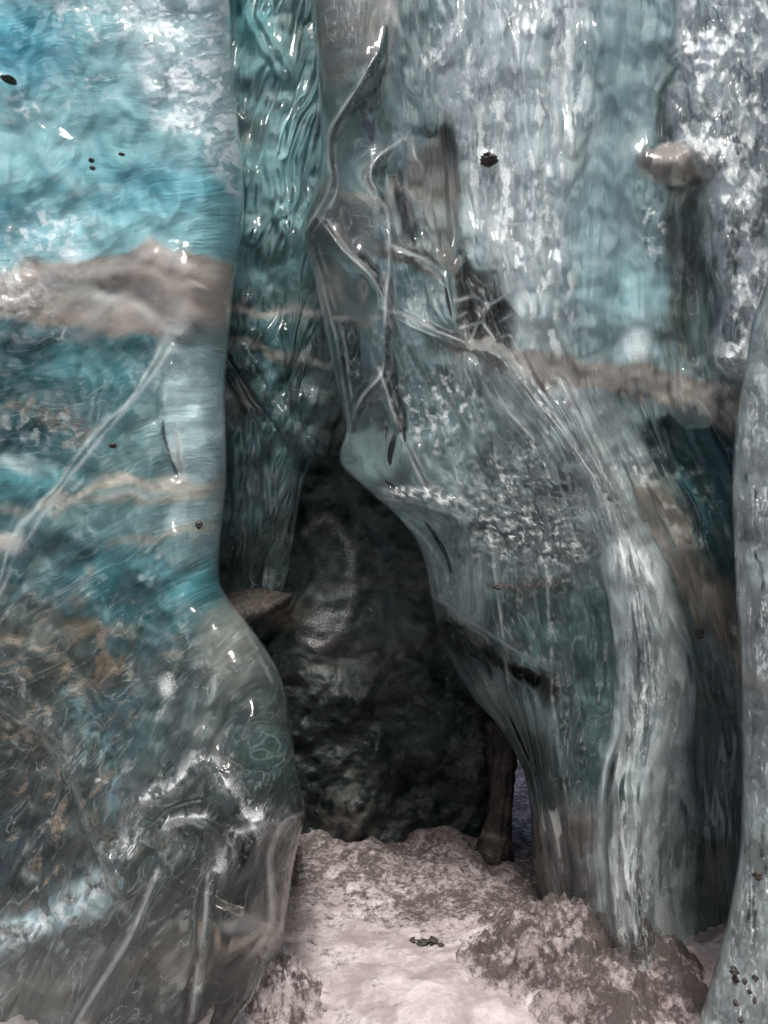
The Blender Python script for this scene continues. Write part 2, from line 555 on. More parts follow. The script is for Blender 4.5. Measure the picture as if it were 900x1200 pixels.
left_edge = outline([(-340, 262), (-150, 266), (0, 270), (60, 273), (120, 277), (180, 283), (240, 286), (290, 282), (330, 275), (380, 270),
                     (420, 266), (460, 264), (520, 265), (560, 265), (600, 262), (640, 258), (680, 258), (702, 268), (730, 290),
                     (760, 312), (790, 328), (830, 338), (880, 345), (920, 352), (948, 358), (975, 353), (1010, 345), (1060, 338),
                     (1100, 333), (1150, 324), (1200, 300), (1280, 270)])
LENS = [(-160, 330), (-60, 320), (0, 318), (50, 311), (100, 312), (148, 303), (180, 284), (214, 300), (250, 314), (290, 326), (290, 384), (262, 388),
        (232, 391), (206, 405), (180, 391), (130, 393), (60, 382), (0, 372), (-160, 380)]
CREST = [(204, 398), (186, 430), (150, 476), (100, 535), (52, 600), (20, 650), (2, 690), (-30, 740)]
SEAM = [(-40, 800), (0, 822), (50, 862), (82, 912), (108, 978), (126, 1022), (142, 1060)]


def L_depth(X, Y):
    d = 2.50 - 0.10 * sstep(380, 560, Y) * sstep(-40, 240, X) - 0.24 * sstep(540, 960, Y + 0.35 * (X - 150)) * sstep(-200, 160, X) - 0.06 * sstep(900, 1200, Y) * sstep(260, 120, X)
    d = d - 0.10 * sstep(150, -150, X)
    return d


def L_relief(X, Y):
    ops = [
        ('step', CREST, 0.06, 12, {'side': -1, 'far': 110}), ('sharp', CREST, 0.04, 14),
        ('poly', LENS, 0.022, 20), ('ridge', [(110, 318), (150, 312), (182, 296), (230, 318), (275, 340)], 0.015, 20),
        ('ridge', [(236, 330), (222, 360), (206, 400)], 0.015, 14), ('ridge', [(100, 340), (150, 345), (190, 372), (210, 398)], -0.012, 12),
        ('ell', (225, 480, 50, 110), 0.05, 0), ('ridge', [(196, 400), (190, 470), (196, 530), (214, 566)], -0.018, 10),
        ('ell', (130, 640, 110, 55), 0.05, 0), 
        ('ell', (210, 640, 60, 50), 0.035, 0),
        ('ridge', [(258, 700), (290, 760), (310, 830), (322, 900)], 0.045, 26),
        ('step', SEAM, 0.06, 7, {'side': -1, 'far': 120}), ('sharp', SEAM, 0.03, 12),
        ('ridge', [(186, 1018), (172, 1050), (150, 1100), (110, 1165), (84, 1210)], 0.028, 6),
        ('step', [(186, 1018), (172, 1050), (150, 1100), (110, 1165), (84, 1210)], 0.05, 5, {'side': -1, 'far': 90}),
        ('ridge', [(244, 1022), (240, 1080), (232, 1130), (222, 1206)], 0.022, 7),
        ('sharp', [(146, 985), (158, 945), (200, 926), (240, 892), (270, 928), (292, 960), (324, 955)], 0.065, 22),
        ('sharp', [(186, 998), (196, 962), (240, 958), (280, 976), (306, 968)], 0.05, 18),
        ('ridge', [(170, 975), (205, 945), (250, 940), (290, 985)], -0.035, 8),
        ('ridge', [(352, 950), (326, 968), (314, 1010), (322, 1080)], 0.02, 8),
        ('step', [(330, 960), (316, 1010), (318, 1080), (296, 1150), (268, 1210)], -0.05, 6, {'side': -1, 'far': 60}),
        ('ell', (270, 1110, 45, 80), 0.035, 0), ('ell', (50, 930, 70, 80), -0.05, 0),
        ('ridge', [(60, 760), (110, 800), (120, 860), (130, 940)], -0.03, 18),
        ('ell', (70, 120, 60, 70), -0.03, 0), ('ell', (30, 250, 60, 40), -0.04, 0), ('ell', (190, 200, 80, 60), 0.02, 0),
    ]
    D = relief(X, Y, ops, 5)
    lo = sstep(560, 740, Y)
    fl = L_flow(X, Y) * 370
    D += 0.022 * fbm(X / 130, Y / 130, 2, 1) + (1 - lo) * 0.005 * fbm(X / 50, Y / 34, 2, 2)
    D += frost_L(X, Y) * (0.004 * ridged(X / 12, Y / 12, 3, 4) + 0.006 * scallops(X, Y, 17, 15, 6))
    D += lo * 0.075 * folds(X + 0.55 * Y, Y - 0.45 * X, 115, 260, 7) + (1 - lo) * 0.018 * folds(X, Y, 120, 90, 8)
    return D


def L_col(X, Y):
    col = np.zeros(X.shape + (3,)); col[...] = TEAL
    ops = [
        ('poly', [(-200, -400), (330, -400), (330, 345), (-200, 345)], CYAN, 1.0, {'soft': 20}),
        ('ell', (20, 60, 60, 50), (0.05, 0.38, 0.50), 0.9), ('ell', (120, 215, 60, 40), (0.07, 0.36, 0.42), 0.6), ('ell', (10, 275, 40, 40), (0.03, 0.30, 0.38), 0.9),
        ('ell', (190, 225, 70, 30), (0.12, 0.44, 0.52), 0.8), ('ell', (60, 290, 60, 30), (0.45, 0.78, 0.84), 0.8), ('ell', (100, 250, 70, 26), (0.34, 0.66, 0.72), 0.6, {'brk': -0.1}),
        ('poly', [(130, -30), (290, -30), (290, 190), (230, 170), (170, 120), (150, 50)], PALE, 0.75, {'soft': 24}),
        ('poly', [(60, -100), (290, -100), (290, 0), (60, 0)], PALE, 0.6, {'soft': 24}),
        ('poly', LENS, SILT, 1.0, {'soft': 7}),
        ('line', [(40, 345), (100, 330), (160, 342), (195, 370), (212, 398)], (0.075, 0.05, 0.034), 0.95, {'w': 14, 'brk': -0.5, 'bs': 30}), ('line', [(60, 368), (120, 372), (180, 386)], (0.20, 0.15, 0.11), 0.7, {'w': 7, 'brk': -0.3}), ('line', [(150, 305), (185, 300), (230, 318)], (0.24, 0.18, 0.13), 0.7, {'w': 9, 'brk': -0.3, 'bs': 14}),
        ('ell', (238, 345, 26, 30), TAN, 0.8), ('ell', (110, 348, 40, 11), (0.40, 0.44, 0.40), 0.9), ('ell', (20, 345, 40, 34), (0.62, 0.62, 0.60), 0.85, {'brk': -0.15}),
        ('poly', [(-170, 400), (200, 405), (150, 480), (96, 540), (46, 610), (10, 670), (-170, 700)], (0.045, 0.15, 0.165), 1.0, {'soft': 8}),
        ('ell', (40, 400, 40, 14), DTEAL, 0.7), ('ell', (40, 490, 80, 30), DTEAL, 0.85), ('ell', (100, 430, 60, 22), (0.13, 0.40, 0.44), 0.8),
        ('line', [(-20, 470), (40, 480), (90, 505), (112, 520)], DSILT, 0.7, {'w': 12, 'brk': -0.2, 'bs': 12}),
        ('ell', (30, 560, 80, 18), (0.15, 0.46, 0.50), 0.7), ('ell', (20, 545, 40, 8), PALE, 0.8), ('ell', (0, 640, 40, 9), TAN, 0.8), ('ell', (20, 600, 50, 8), (0.30, 0.30, 0.26), 0.7),
        ('poly', [(204, 405), (230, 400), (230, 640), (120, 640), (30, 690), (60, 610), (110, 540), (160, 478)], (0.16, 0.28, 0.285), 0.9, {'soft': 12}), ('poly', [(195, 400), (275, 392), (268, 650), (215, 640), (200, 520)], (0.36, 0.48, 0.49), 0.85, {'soft': 18}),
        ('line', CREST, (0.55, 0.64, 0.62), 0.9, {'w': 5}), ('line', SEAM, (0.50, 0.62, 0.64), 0.9, {'w': 4.5}), ('line', [(60, 600), (100, 575), (140, 562), (190, 572), (262, 566)], TAN, 0.7, {'w': 7}), ('line', [(100, 590), (150, 580), (175, 590), (230, 578)], SILT, 0.6, {'w': 5}),
        ('line', [(140, 640), (190, 628), (225, 612)], SILT, 0.6, {'w': 4}), ('line', [(195, 510), (204, 545), (212, 568)], BLACK, 0.9, {'w': 5}),
        ('ell', (90, 645, 50, 20), DTEAL, 0.9), ('ell', (165, 690, 40, 26), DTEAL, 0.9), ('ell', (120, 680, 30, 20), (0.05, 0.25, 0.28), 0.8), ('ell', (200, 655, 40, 22), (0.22, 0.58, 0.64), 0.7, {'brk': -0.1}),
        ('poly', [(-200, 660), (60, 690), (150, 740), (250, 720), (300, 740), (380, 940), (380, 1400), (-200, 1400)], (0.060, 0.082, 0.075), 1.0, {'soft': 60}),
        ('ell', (40, 740, 50, 50), (0.22, 0.24, 0.20), 0.7, {'brk': -0.2, 'bs': 40}), ('line', [(-40, 800), (40, 740), (90, 700), (110, 670)], (0.36, 0.30, 0.22), 0.6, {'w': 8, 'brk': -0.3}), ('ell', (115, 765, 45, 50), (0.34, 0.25, 0.16), 0.7, {'brk': 0.0, 'bs': 30, 'bw': 0.12}),
        ('ell', (270, 760, 26, 60), (0.40, 0.42, 0.38), 0.75), ('ell', (150, 850, 60, 40), DTEAL, 0.8), ('ell', (235, 840, 70, 60), (0.11, 0.15, 0.145), 0.8),
        ('ell', (310, 900, 40, 40), (0.055, 0.11, 0.105), 0.8),
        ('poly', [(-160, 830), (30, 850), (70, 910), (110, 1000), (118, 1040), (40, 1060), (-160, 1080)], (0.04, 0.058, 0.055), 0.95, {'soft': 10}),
        ('ell', (20, 860, 60, 26), (0.24, 0.22, 0.19), 0.8, {'brk': -0.15}),
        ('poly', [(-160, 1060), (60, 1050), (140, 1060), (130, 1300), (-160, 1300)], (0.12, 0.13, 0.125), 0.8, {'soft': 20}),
        ('line', [(-20, 1110), (40, 1085), (100, 1050), (124, 1035)], (0.45, 0.62, 0.66), 0.8, {'w': 18, 'brk': -0.35}),
        ('poly', [(150, 1040), (330, 1000), (330, 1230), (120, 1230)], (0.10, 0.105, 0.10), 0.8, {'soft': 24}),
        ('ell', (285, 1082, 34, 16), TAN, 0.75, {'brk': -0.3}), ('ell', (200, 1120, 60, 24), (0.26, 0.24, 0.21), 0.6), ('ell', (60, 1160, 60, 36), (0.25, 0.25, 0.23), 0.6),
        ('line', [(90, 810), (130, 880), (150, 950)], (0.20, 0.36, 0.38), 0.6, {'w': 12, 'brk': -0.2}),
    ]
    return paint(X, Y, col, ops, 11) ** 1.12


def L_flake(X, Y):
    f = np.zeros(X.shape)
    return paint(X, Y, f, [('ell', (50, 500, 90, 40), 0.7, 1.0), ('ell', (120, 640, 100, 40), 0.5, 1.0), ('poly', [(-160, 700), (200, 710), (230, 900), (110, 1000), (-160, 900)], 0.85, 1.0, {'soft': 25}),
                           ('poly', [(-160, 830), (30, 850), (70, 910), (118, 1040), (-160, 1050)], 1.0, 1.0, {'soft': 10}), ('ell', (220, 800, 120, 100), 0.4, 0.8)], 12)


def frost_L(X, Y):
    f = np.zeros(X.shape)
    return paint(X, Y, f, [
        ('poly', [(160, -60), (250, -60), (285, 60), (288, 240), (262, 215), (232, 165), (180, 140), (168, 60)], 1.0, 0.95, {'soft': 12, 'brk': -0.35, 'bs': 26, 'bw': 0.45}),
        ('poly', [(20, -40), (170, -40), (160, 30), (100, 50), (50, 40)], 0.9, 0.8, {'soft': 14, 'brk': -0.1, 'bs': 22}),
        ('ell', (35, 125, 30, 22), 0.6, 0.8, {'brk': -0.05}), ('ell', (90, 95, 60, 30), 0.7, 0.8, {'brk': 0.05, 'bs': 14}), ('ell', (60, 268, 60, 30), 0.8, 0.9, {'brk': -0.05}), ('ell', (80, 300, 14, 16), 1.0, 0.9),
        ('ell', (15, 350, 55, 40), 1.0, 0.9, {'brk': -0.25, 'bs': 14}), ('ell', (70, 385, 26, 12), 0.9, 0.9, {'brk': -0.1, 'bs': 10}),
        ('ell', (205, 655, 40, 24), 0.5, 0.8, {'brk': 0.0, 'bs': 10}), ('line', [(262, 470), (258, 540), (252, 600), (246, 640)], 0.8, 0.8, {'w': 8, 'brk': -0.3}),
        ('line', [(200, 430), (204, 480), (208, 520)], 0.5, 0.8, {'w': 8, 'brk': 0.0}), ('line', [(230, 420), (228, 480)], 0.6, 0.8, {'w': 7, 'brk': -0.05}),
        ('line', [(146, 985), (158, 945), (200, 926), (240, 892), (270, 928), (292, 960), (324, 955)], 1.0, 0.95, {'w': 13, 'brk': -0.45, 'bs': 12, 'st': 1}),
        ('line', [(190, 990), (200, 962), (236, 958)], 0.9, 0.9, {'w': 10, 'brk': -0.2, 'bs': 10}), ('line', [(300, 975), (270, 985), (250, 1015)], 0.9, 0.9, {'w': 13, 'brk': -0.3, 'bs': 9}),
        ('ell', (195, 805, 9, 14), 0.8, 0.9), ('ell', (150, 900, 6, 10), 0.7, 0.9), ('line', [(20, 790), (60, 850), (85, 915)], 0.5, 0.8, {'w': 9, 'brk': -0.2}),
        ('line', [(-20, 1110), (40, 1085), (100, 1050), (124, 1035)], 0.8, 0.9, {'w': 13, 'brk': -0.2, 'bs': 20}), ('ell', (272, 750, 14, 40), 0.5, 0.8, {'brk': -0.1}),
        ('line', [(186, 1030), (170, 1060), (158, 1085)], 0.7, 0.8, {'w': 5}), ('ell', (335, 985, 10, 22), 0.5, 0.7),
    ], 13)


def silt_L(X, Y):
    f = np.zeros(X.shape)
    return paint(X, Y, f, [('poly', LENS, 0.55, 0.85, {'soft': 12}), ('ell', (40, 345, 60, 30), 0.3, 0.7),
                           ('line', [(60, 600), (100, 575), (140, 562), (190, 572), (262, 566)], 0.4, 0.7, {'w': 5, 'brk': -0.4}), ('line', [(120, 588), (150, 580), (175, 588)], 0.35, 0.7, {'w': 4}),
                           ('line', [(200, 510), (206, 545), (212, 566)], 0.9, 0.9, {'w': 4}), ('line', [(-20, 645), (22, 638)], 0.9, 0.8, {'w': 8}),
                           ('ell', (285, 1082, 30, 12), 0.5, 0.6), 
                           ('ell', (30, 500, 70, 26), 0.7, 0.7, {'brk': 0.2, 'bs': 12, 'bw': 0.15})], 14)


def L_flow(X, Y):
    l = sstep(560, 920, Y + 0.3 * X)
    t = 22 * fbm(X / 150, Y / 150, 2, 17)
    return np.stack([((1 - l) * (Y + 0.22 * X) + l * (X + 0.55 * Y + 231) + t) / 370, ((1 - l) * X + l * Y) / 370, 0 * X + 0.3], -1)


def L_rim(X, Y):
    f = np.zeros(X.shape)
    B = {'w': 2.6, 'brk': -0.75, 'bs': 30, 'bw': 0.8}
    return paint(X, Y, f, [('line', CREST, 0.30, 0.9, {'w': 2.4, 'brk': -0.8, 'bs': 40, 'bw': 0.8}), ('line', SEAM, 0.3, 0.9, B), ('line', [(186, 1018), (172, 1050), (150, 1100), (110, 1165), (84, 1210)], 0.4, 0.9, B),  # bright crest and seam edges painted as thin white lines
                           ('line', [(244, 1022), (240, 1080), (232, 1130), (222, 1206)], 0.3, 0.9, B), ('line', [(356, 952), (330, 966), (316, 1010), (320, 1080)], 0.6, 0.9, B), ('line', [(318, 1100), (300, 1150), (268, 1210)], 0.35, 0.9, B),
                           ('line', [(266, 440), (262, 500), (266, 560)], 0.7, 0.9, B), ('line', [(190, 994), (200, 966), (238, 957)], 0.8, 0.9, {'w': 5, 'brk': -0.3, 'bs': 18}), ('line', [(0, 648), (40, 610), (96, 566)], 0.3, 0.8, B),
                           ('line', [(258, 690), (280, 720), (300, 760), (318, 800)], 0.25, 0.9, B),
                           ('poly', [(165, -60), (290, -60), (290, 225), (262, 210), (232, 165), (184, 145), (172, 70)], 0.9, 0.9, {'soft': 14, 'brk': -0.02, 'bs': 22, 'bw': 0.22}), ('poly', [(30, -40), (170, -40), (150, 40), (60, 45)], 0.7, 0.8, {'soft': 14, 'brk': 0.1, 'bs': 20, 'bw': 0.2}), ('ell', (60, 275, 50, 30), 0.8, 0.8, {'brk': 0.1, 'bs': 14, 'bw': 0.2}), ('ell', (84, 300, 12, 14), 0.8, 0.8),  # white frost flakes that also paint in its glints
                           ('ell', (10, 350, 60, 38), 0.8, 0.8, {'brk': -0.02, 'bs': 12, 'bw': 0.2}), ('ell', (70, 385, 26, 12), 0.8, 0.9, {'brk': 0.0, 'bs': 10}), ('ell', (95, 100, 50, 30), 0.7, 0.8, {'brk': 0.22, 'bs': 12, 'bw': 0.15}), ('ell', (35, 125, 26, 16), 0.7, 0.8, {'brk': 0.1, 'bs': 12}),
                           ('line', [(146, 985), (158, 945), (200, 926), (240, 892), (270, 928), (292, 960), (324, 955)], 0.75, 0.9, {'w': 10, 'brk': -0.12, 'bs': 16, 'bw': 0.25, 'st': 0.5}), ('line', [(306, 968), (274, 985), (252, 1015)], 0.8, 0.9, {'w': 11, 'brk': -0.12, 'bs': 14, 'bw': 0.25, 'st': 0.5}),
                           ('line', [(-20, 1112), (40, 1087), (100, 1052), (124, 1036)], 0.6, 0.9, {'w': 12, 'brk': -0.05, 'bs': 16, 'bw': 0.3}), ('line', [(262, 480), (258, 540), (250, 610), (246, 640)], 0.5, 0.8, {'w': 7, 'brk': -0.1, 'bs': 20}), ('ell', (195, 805, 8, 13), 0.8, 0.9)], 15, 2)


LW = empty('ice_wall', at(120, 1235, 2.5), 'turquoise ice wall with a brown silt lens and a glassy grey bulge at its foot', 'ice wall')
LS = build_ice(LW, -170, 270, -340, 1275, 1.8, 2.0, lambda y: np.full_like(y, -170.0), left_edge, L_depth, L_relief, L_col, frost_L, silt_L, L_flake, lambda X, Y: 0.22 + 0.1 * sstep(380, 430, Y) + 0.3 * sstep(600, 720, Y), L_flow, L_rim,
          1.0, lambda y: (0, 16 + 26 * sstep(860, 980, y)), lambda X, Y: 0.07 + 0.05 * sstep(600, 900, Y) + 0.10 * sstep(230, 300, X), None, (70, 0.34),
          (('silt_lens', 'brown silt lens frozen into the blue ice', lambda x, y: polymask(x, y, LENS, 1)),
           ('frosted_patch', 'crazed white patch', lambda x, y: polymask(x, y, [(165, -60), (290, -60), (290, 250), (262, 215), (228, 168), (178, 140), (168, 60)], 1)),
           ('melt_ridge', 'white rippled arched ridge', lambda x, y: np.minimum(pdist(x, y, [(146, 985), (158, 945), (200, 926), (240, 892), (270, 928), (292, 960), (324, 955)])[0],
                                                        pdist(x, y, [(190, 990), (200, 962), (240, 958), (285, 978), (255, 1010)])[0]) < 17)), 1)


# ================================================================== HANGING ICE CURTAIN (between the walls)
curt_bot = outline([(180, 790), (262, 780), (290, 764), (318, 730), (336, 680), (346, 620), (354, 572), (366, 545), (384, 538), (404, 548), (430, 575), (470, 600), (560, 640), (640, 660)])


def C_depth(X, Y):
    return 3.05 + 0.10 * sstep(250, 500, X) + 0.12 * sstep(380, 640, Y)


def C_relief(X, Y):
    ops = [
        ('ridge', [(284, -20), (300, 30), (322, 64), (346, 104)], 0.05, 9), ('ridge', [(346, 104), (326, 140), (318, 180), (326, 220), (336, 262), (360, 300)], 0.05, 9),
        ('ridge', [(360, 110), (340, 150), (330, 190)], 0.04, 6), ('ridge', [(368, 120), (352, 160), (344, 200), (350, 250)], 0.04, 6), ('ridge', [(290, 190), (296, 240), (290, 290)], 0.035, 8),
        ('ridge', [(268, 405), (300, 450), (330, 496), (372, 540)], 0.055, 6), ('ridge', [(276, 400), (312, 452), (346, 500), (392, 540)], 0.045, 5), ('ridge', [(262, 420), (290, 470), (320, 510)], 0.045, 5),
        ('ridge', [(292, 480), (296, 530), (302, 590)], 0.04, 6), ('ridge', [(310, 500), (314, 560), (318, 610)], 0.035, 5), ('ridge', [(276, 500), (280, 560), (278, 600)], 0.035, 6),
        ('ridge', [(330, 470), (360, 465), (392, 472)], 0.03, 7), ('ridge', [(336, 380), (338, 430)], 0.03, 5), ('ridge', [(300, 385), (302, 440)], 0.025, 5),
        ('ridge', [(340, 500), (374, 495), (398, 505)], -0.03, 7),
    ]
    D = relief(X, Y, ops, 25)
    D += 0.03 * fbm(X / 60, Y / 90, 2, 21) + 0.06 * folds(X + 0.25 * Y, Y, 30, 100, 23) + 0.012 * scallops(X, Y, 26, 60, 23)
    return D


def C_col(X, Y):
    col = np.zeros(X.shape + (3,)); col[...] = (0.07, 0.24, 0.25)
    ops = [
        ('poly', [(200, -400), (600, -400), (600, 200), (300, 330), (200, 330)], (0.24, 0.56, 0.58), 1.0, {'soft': 30}),
        ('ell', (290, 20, 30, 30), (0.20, 0.70, 0.74), 0.9), ('ell', (335, 190, 34, 60), (0.22, 0.56, 0.60), 0.8), ('ell', (300, 110, 30, 14), DGREY, 0.7), ('ell', (290, 155, 30, 22), (0.14, 0.18, 0.18), 0.8), ('ell', (350, 30, 20, 60), (0.10, 0.14, 0.14), 0.7),
        ('ell', (320, 290, 40, 26), (0.06, 0.16, 0.16), 0.8), ('ell', (310, 440, 70, 90), (0.025, 0.12, 0.135), 0.95), ('ell', (340, 340, 40, 26), (0.10, 0.22, 0.22), 0.6),
        ('line', [(255, 370), (300, 368), (376, 363)], SILT, 0.85, {'w': 4}), ('line', [(255, 402), (310, 408), (350, 418), (384, 432)], SILT, 0.85, {'w': 4}),
        ('ell', (285, 475, 18, 30), (0.22, 0.19, 0.17), 0.8), ('ell', (300, 560, 40, 60), (0.16, 0.24, 0.25), 0.8, {'brk': -0.3}), ('ell', (360, 500, 30, 16), (0.14, 0.26, 0.27), 0.7),
        ('poly', [(380, -100), (560, -100), (560, 600), (380, 600)], (0.20, 0.21, 0.20), 0.7, {'soft': 30}), ('ell', (470, 240, 40, 60), BLACK, 0.9), ('ell', (560, 370, 50, 60), BLACK, 0.95),
        ('ell', (440, 420, 40, 60), (0.10, 0.26, 0.28), 0.7),
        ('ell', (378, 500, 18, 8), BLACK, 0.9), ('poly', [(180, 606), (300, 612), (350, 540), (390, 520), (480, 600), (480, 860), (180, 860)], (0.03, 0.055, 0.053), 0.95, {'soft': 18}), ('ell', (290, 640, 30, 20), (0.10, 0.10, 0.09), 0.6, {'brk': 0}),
    ]
    g = paint(X, Y, col, ops, 31) ** 0.95
    return g * 0.82 + g.mean(-1, keepdims=True) * 0.18


def C_frost(X, Y):
    f = np.zeros(X.shape)
    return paint(X, Y, f, [('line', [(268, 410), (300, 452), (330, 496), (372, 536)], 0.7, 0.8, {'w': 10, 'brk': -0.1, 'bs': 8}), ('ell', (300, 560, 34, 50), 0.6, 0.8, {'brk': 0.05, 'bs': 9, 'st': 0.5}),
                           ('ell', (360, 468, 34, 10), 0.6, 0.8, {'brk': -0.1, 'bs': 8}), ('ell', (300, 598, 30, 10), 0.9, 0.8, {'brk': -0.1, 'bs': 7, 'st': 0.4}), ('ell', (338, 170, 30, 60), 0.5, 0.8, {'brk': 0.1, 'bs': 12}),
                            ('ell', (290, 20, 26, 20), 0.5, 0.8, {'brk': 0})], 33)


def C_silt(X, Y):
    f = np.zeros(X.shape)
    return paint(X, Y, f, [('line', [(255, 370), (300, 368), (376, 363)], 0.6, 0.8, {'w': 2.5}), ('line', [(255, 402), (310, 408), (350, 418), (384, 432)], 0.6, 0.8, {'w': 2.5})], 34)


CW = empty('ice_curtain', at(320, 640, 3.1), 'dark teal ice curtain with rippled ribs hanging above the low opening', 'ice curtain')


def build_curtain():
    # rows follow the ragged lower edge of the curtain: reuse build_ice with heights remapped
    top = -340.0

    def remap(X, T):                      # T runs 0..1000 from the top to the lower edge
        return top + (curt_bot(X) - top) * T / 1000.0
    n_du, n_dv = 2.0, 2.4
    for layer in ('skin', 'core'):
        k = 1.0 if layer == 'skin' else 1.5
        cols = int(420 / (n_du * k)); rows = int(960 / (n_dv * k))
        X = np.repeat(np.linspace(190, 600, cols)[None], rows, 0)
        T = np.repeat(np.linspace(0, 1000, rows)[:, None], cols, 1)
        cb = curt_bot(X) - (0 if layer == 'skin' else 12)
        Y = top + (cb - top) * T / 1000
        D = C_depth(X, Y) - C_relief(X, Y)
        R = 34.0
        q = np.clip(1 - (cb - Y) / R, 0, 1)
        D = D + 0.12 * (1 - np.sqrt(np.maximum(1 - q * q, 0)))
        if layer == 'core': D = D + 0.08 + 0.02 * fbm(X / 25, Y / 25, 3, 5)
        nb = 12
        f = np.linspace(0, 1, nb + 1)[1:, None]
        Yb = np.repeat(Y[-1:], nb, 0) - 26 * f
        Db = D[-1:] + 0.55 * f
        Yk = np.repeat(np.linspace(1, 0, 30)[:, None], cols, 1) * (Yb[-1:] - top) + top
        Dk = np.repeat(Db[-1:], 30, 0)
        AX = np.vstack([X, np.repeat(X[:1], nb, 0), np.repeat(X[:1], 30, 0)]); AY = np.vstack([Y, Yb, Yk]); AD = np.vstack([D, Db, Dk])
        V = np.stack(at(AX, AY, AD), -1).reshape(-1, 3)
        r, c = AX.shape
        i = np.arange(r)[:, None]; j = np.arange(c - 1)[None]
        i2 = (i + 1) % r
        Q = np.stack([i * c + j, i2 * c + j, i2 * c + j + 1, i * c + j + 1], -1).reshape(-1, 4)
        l_ = np.arange(r)[::-1] * c; r_ = np.arange(r) * c + c - 1
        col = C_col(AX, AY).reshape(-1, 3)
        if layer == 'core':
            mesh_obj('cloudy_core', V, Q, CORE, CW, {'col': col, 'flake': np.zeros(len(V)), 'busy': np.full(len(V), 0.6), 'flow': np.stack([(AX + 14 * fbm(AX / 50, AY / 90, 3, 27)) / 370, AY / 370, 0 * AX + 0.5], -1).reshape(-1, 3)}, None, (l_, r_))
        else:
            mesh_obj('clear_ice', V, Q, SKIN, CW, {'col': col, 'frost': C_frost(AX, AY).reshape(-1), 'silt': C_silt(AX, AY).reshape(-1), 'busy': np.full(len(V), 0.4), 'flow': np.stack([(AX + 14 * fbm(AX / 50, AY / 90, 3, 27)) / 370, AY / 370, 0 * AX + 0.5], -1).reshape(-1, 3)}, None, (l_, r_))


build_curtain()


# ================================================================== RIGHT ICE WALL
right_edge = outline([(-340, 350), (-200, 358), (0, 364), (60, 370), (120, 374), (180, 376), (220, 369), (250, 359), (275, 357), (300, 361), (340, 371), (390, 381),
                      (430, 390), (470, 399), (505, 405), (530, 398), (547, 401), (565, 420), (582, 440), (605, 465), (630, 485), (660, 498), (690, 504),
                      (715, 508), (740, 514), (765, 524), (790, 536), (820, 556), (850, 583), (880, 602), (910, 615), (950, 621), (1000, 624), (1040, 630),
                      (1070, 645), (1100, 675), (1130, 700), (1200, 715), (1280, 725)])
BAND = [(612, 415), (650, 414), (700, 420), (750, 430), (800, 440), (850, 456), (900, 470), (1000, 500), (1000, 545), (900, 520), (860, 500), (800, 478), (740, 466), (700, 458), (650, 460), (625, 455)]
COLM = [(716, 600), (736, 640), (764, 650), (784, 700), (800, 770), (806, 830), (792, 900), (788, 960), (800, 1040), (800, 1120), (810, 1290), (738, 1290), (728, 1160), (716, 1080),
        (712, 1000), (714, 940), (732, 860), (735, 800), (730, 740), (718, 670)]
ROUGH = [(812, -340), (806, -60), (802, 20), (792, 90), (788, 150), (822, 200), (834, 260), (836, 310), (852, 352), (842, 420), (872, 440), (1000, 440), (1000, -340)]
STREAK = [(560, -60), (640, -60), (690, -20), (680, 60), (690, 120), (680, 200), (655, 260), (672, 330), (690, 410), (640, 415), (606, 412), (604, 360), (570, 320), (548, 260), (540, 180), (520, 120), (500, 110), (500, 60), (545, 20)]


def R_depth(X, Y):
    d = 2.56 + 0.0 * X
    d = d + 0.42 * sstep(560, 1060, Y) * sstep(740, 560, X)          # foot of the arch stands further back
    d = d + 0.22 * sstep(560, 900, Y) * sstep(740, 860, X)
    d = d - 0.20 * sstep(820, 1050, X)
    return d


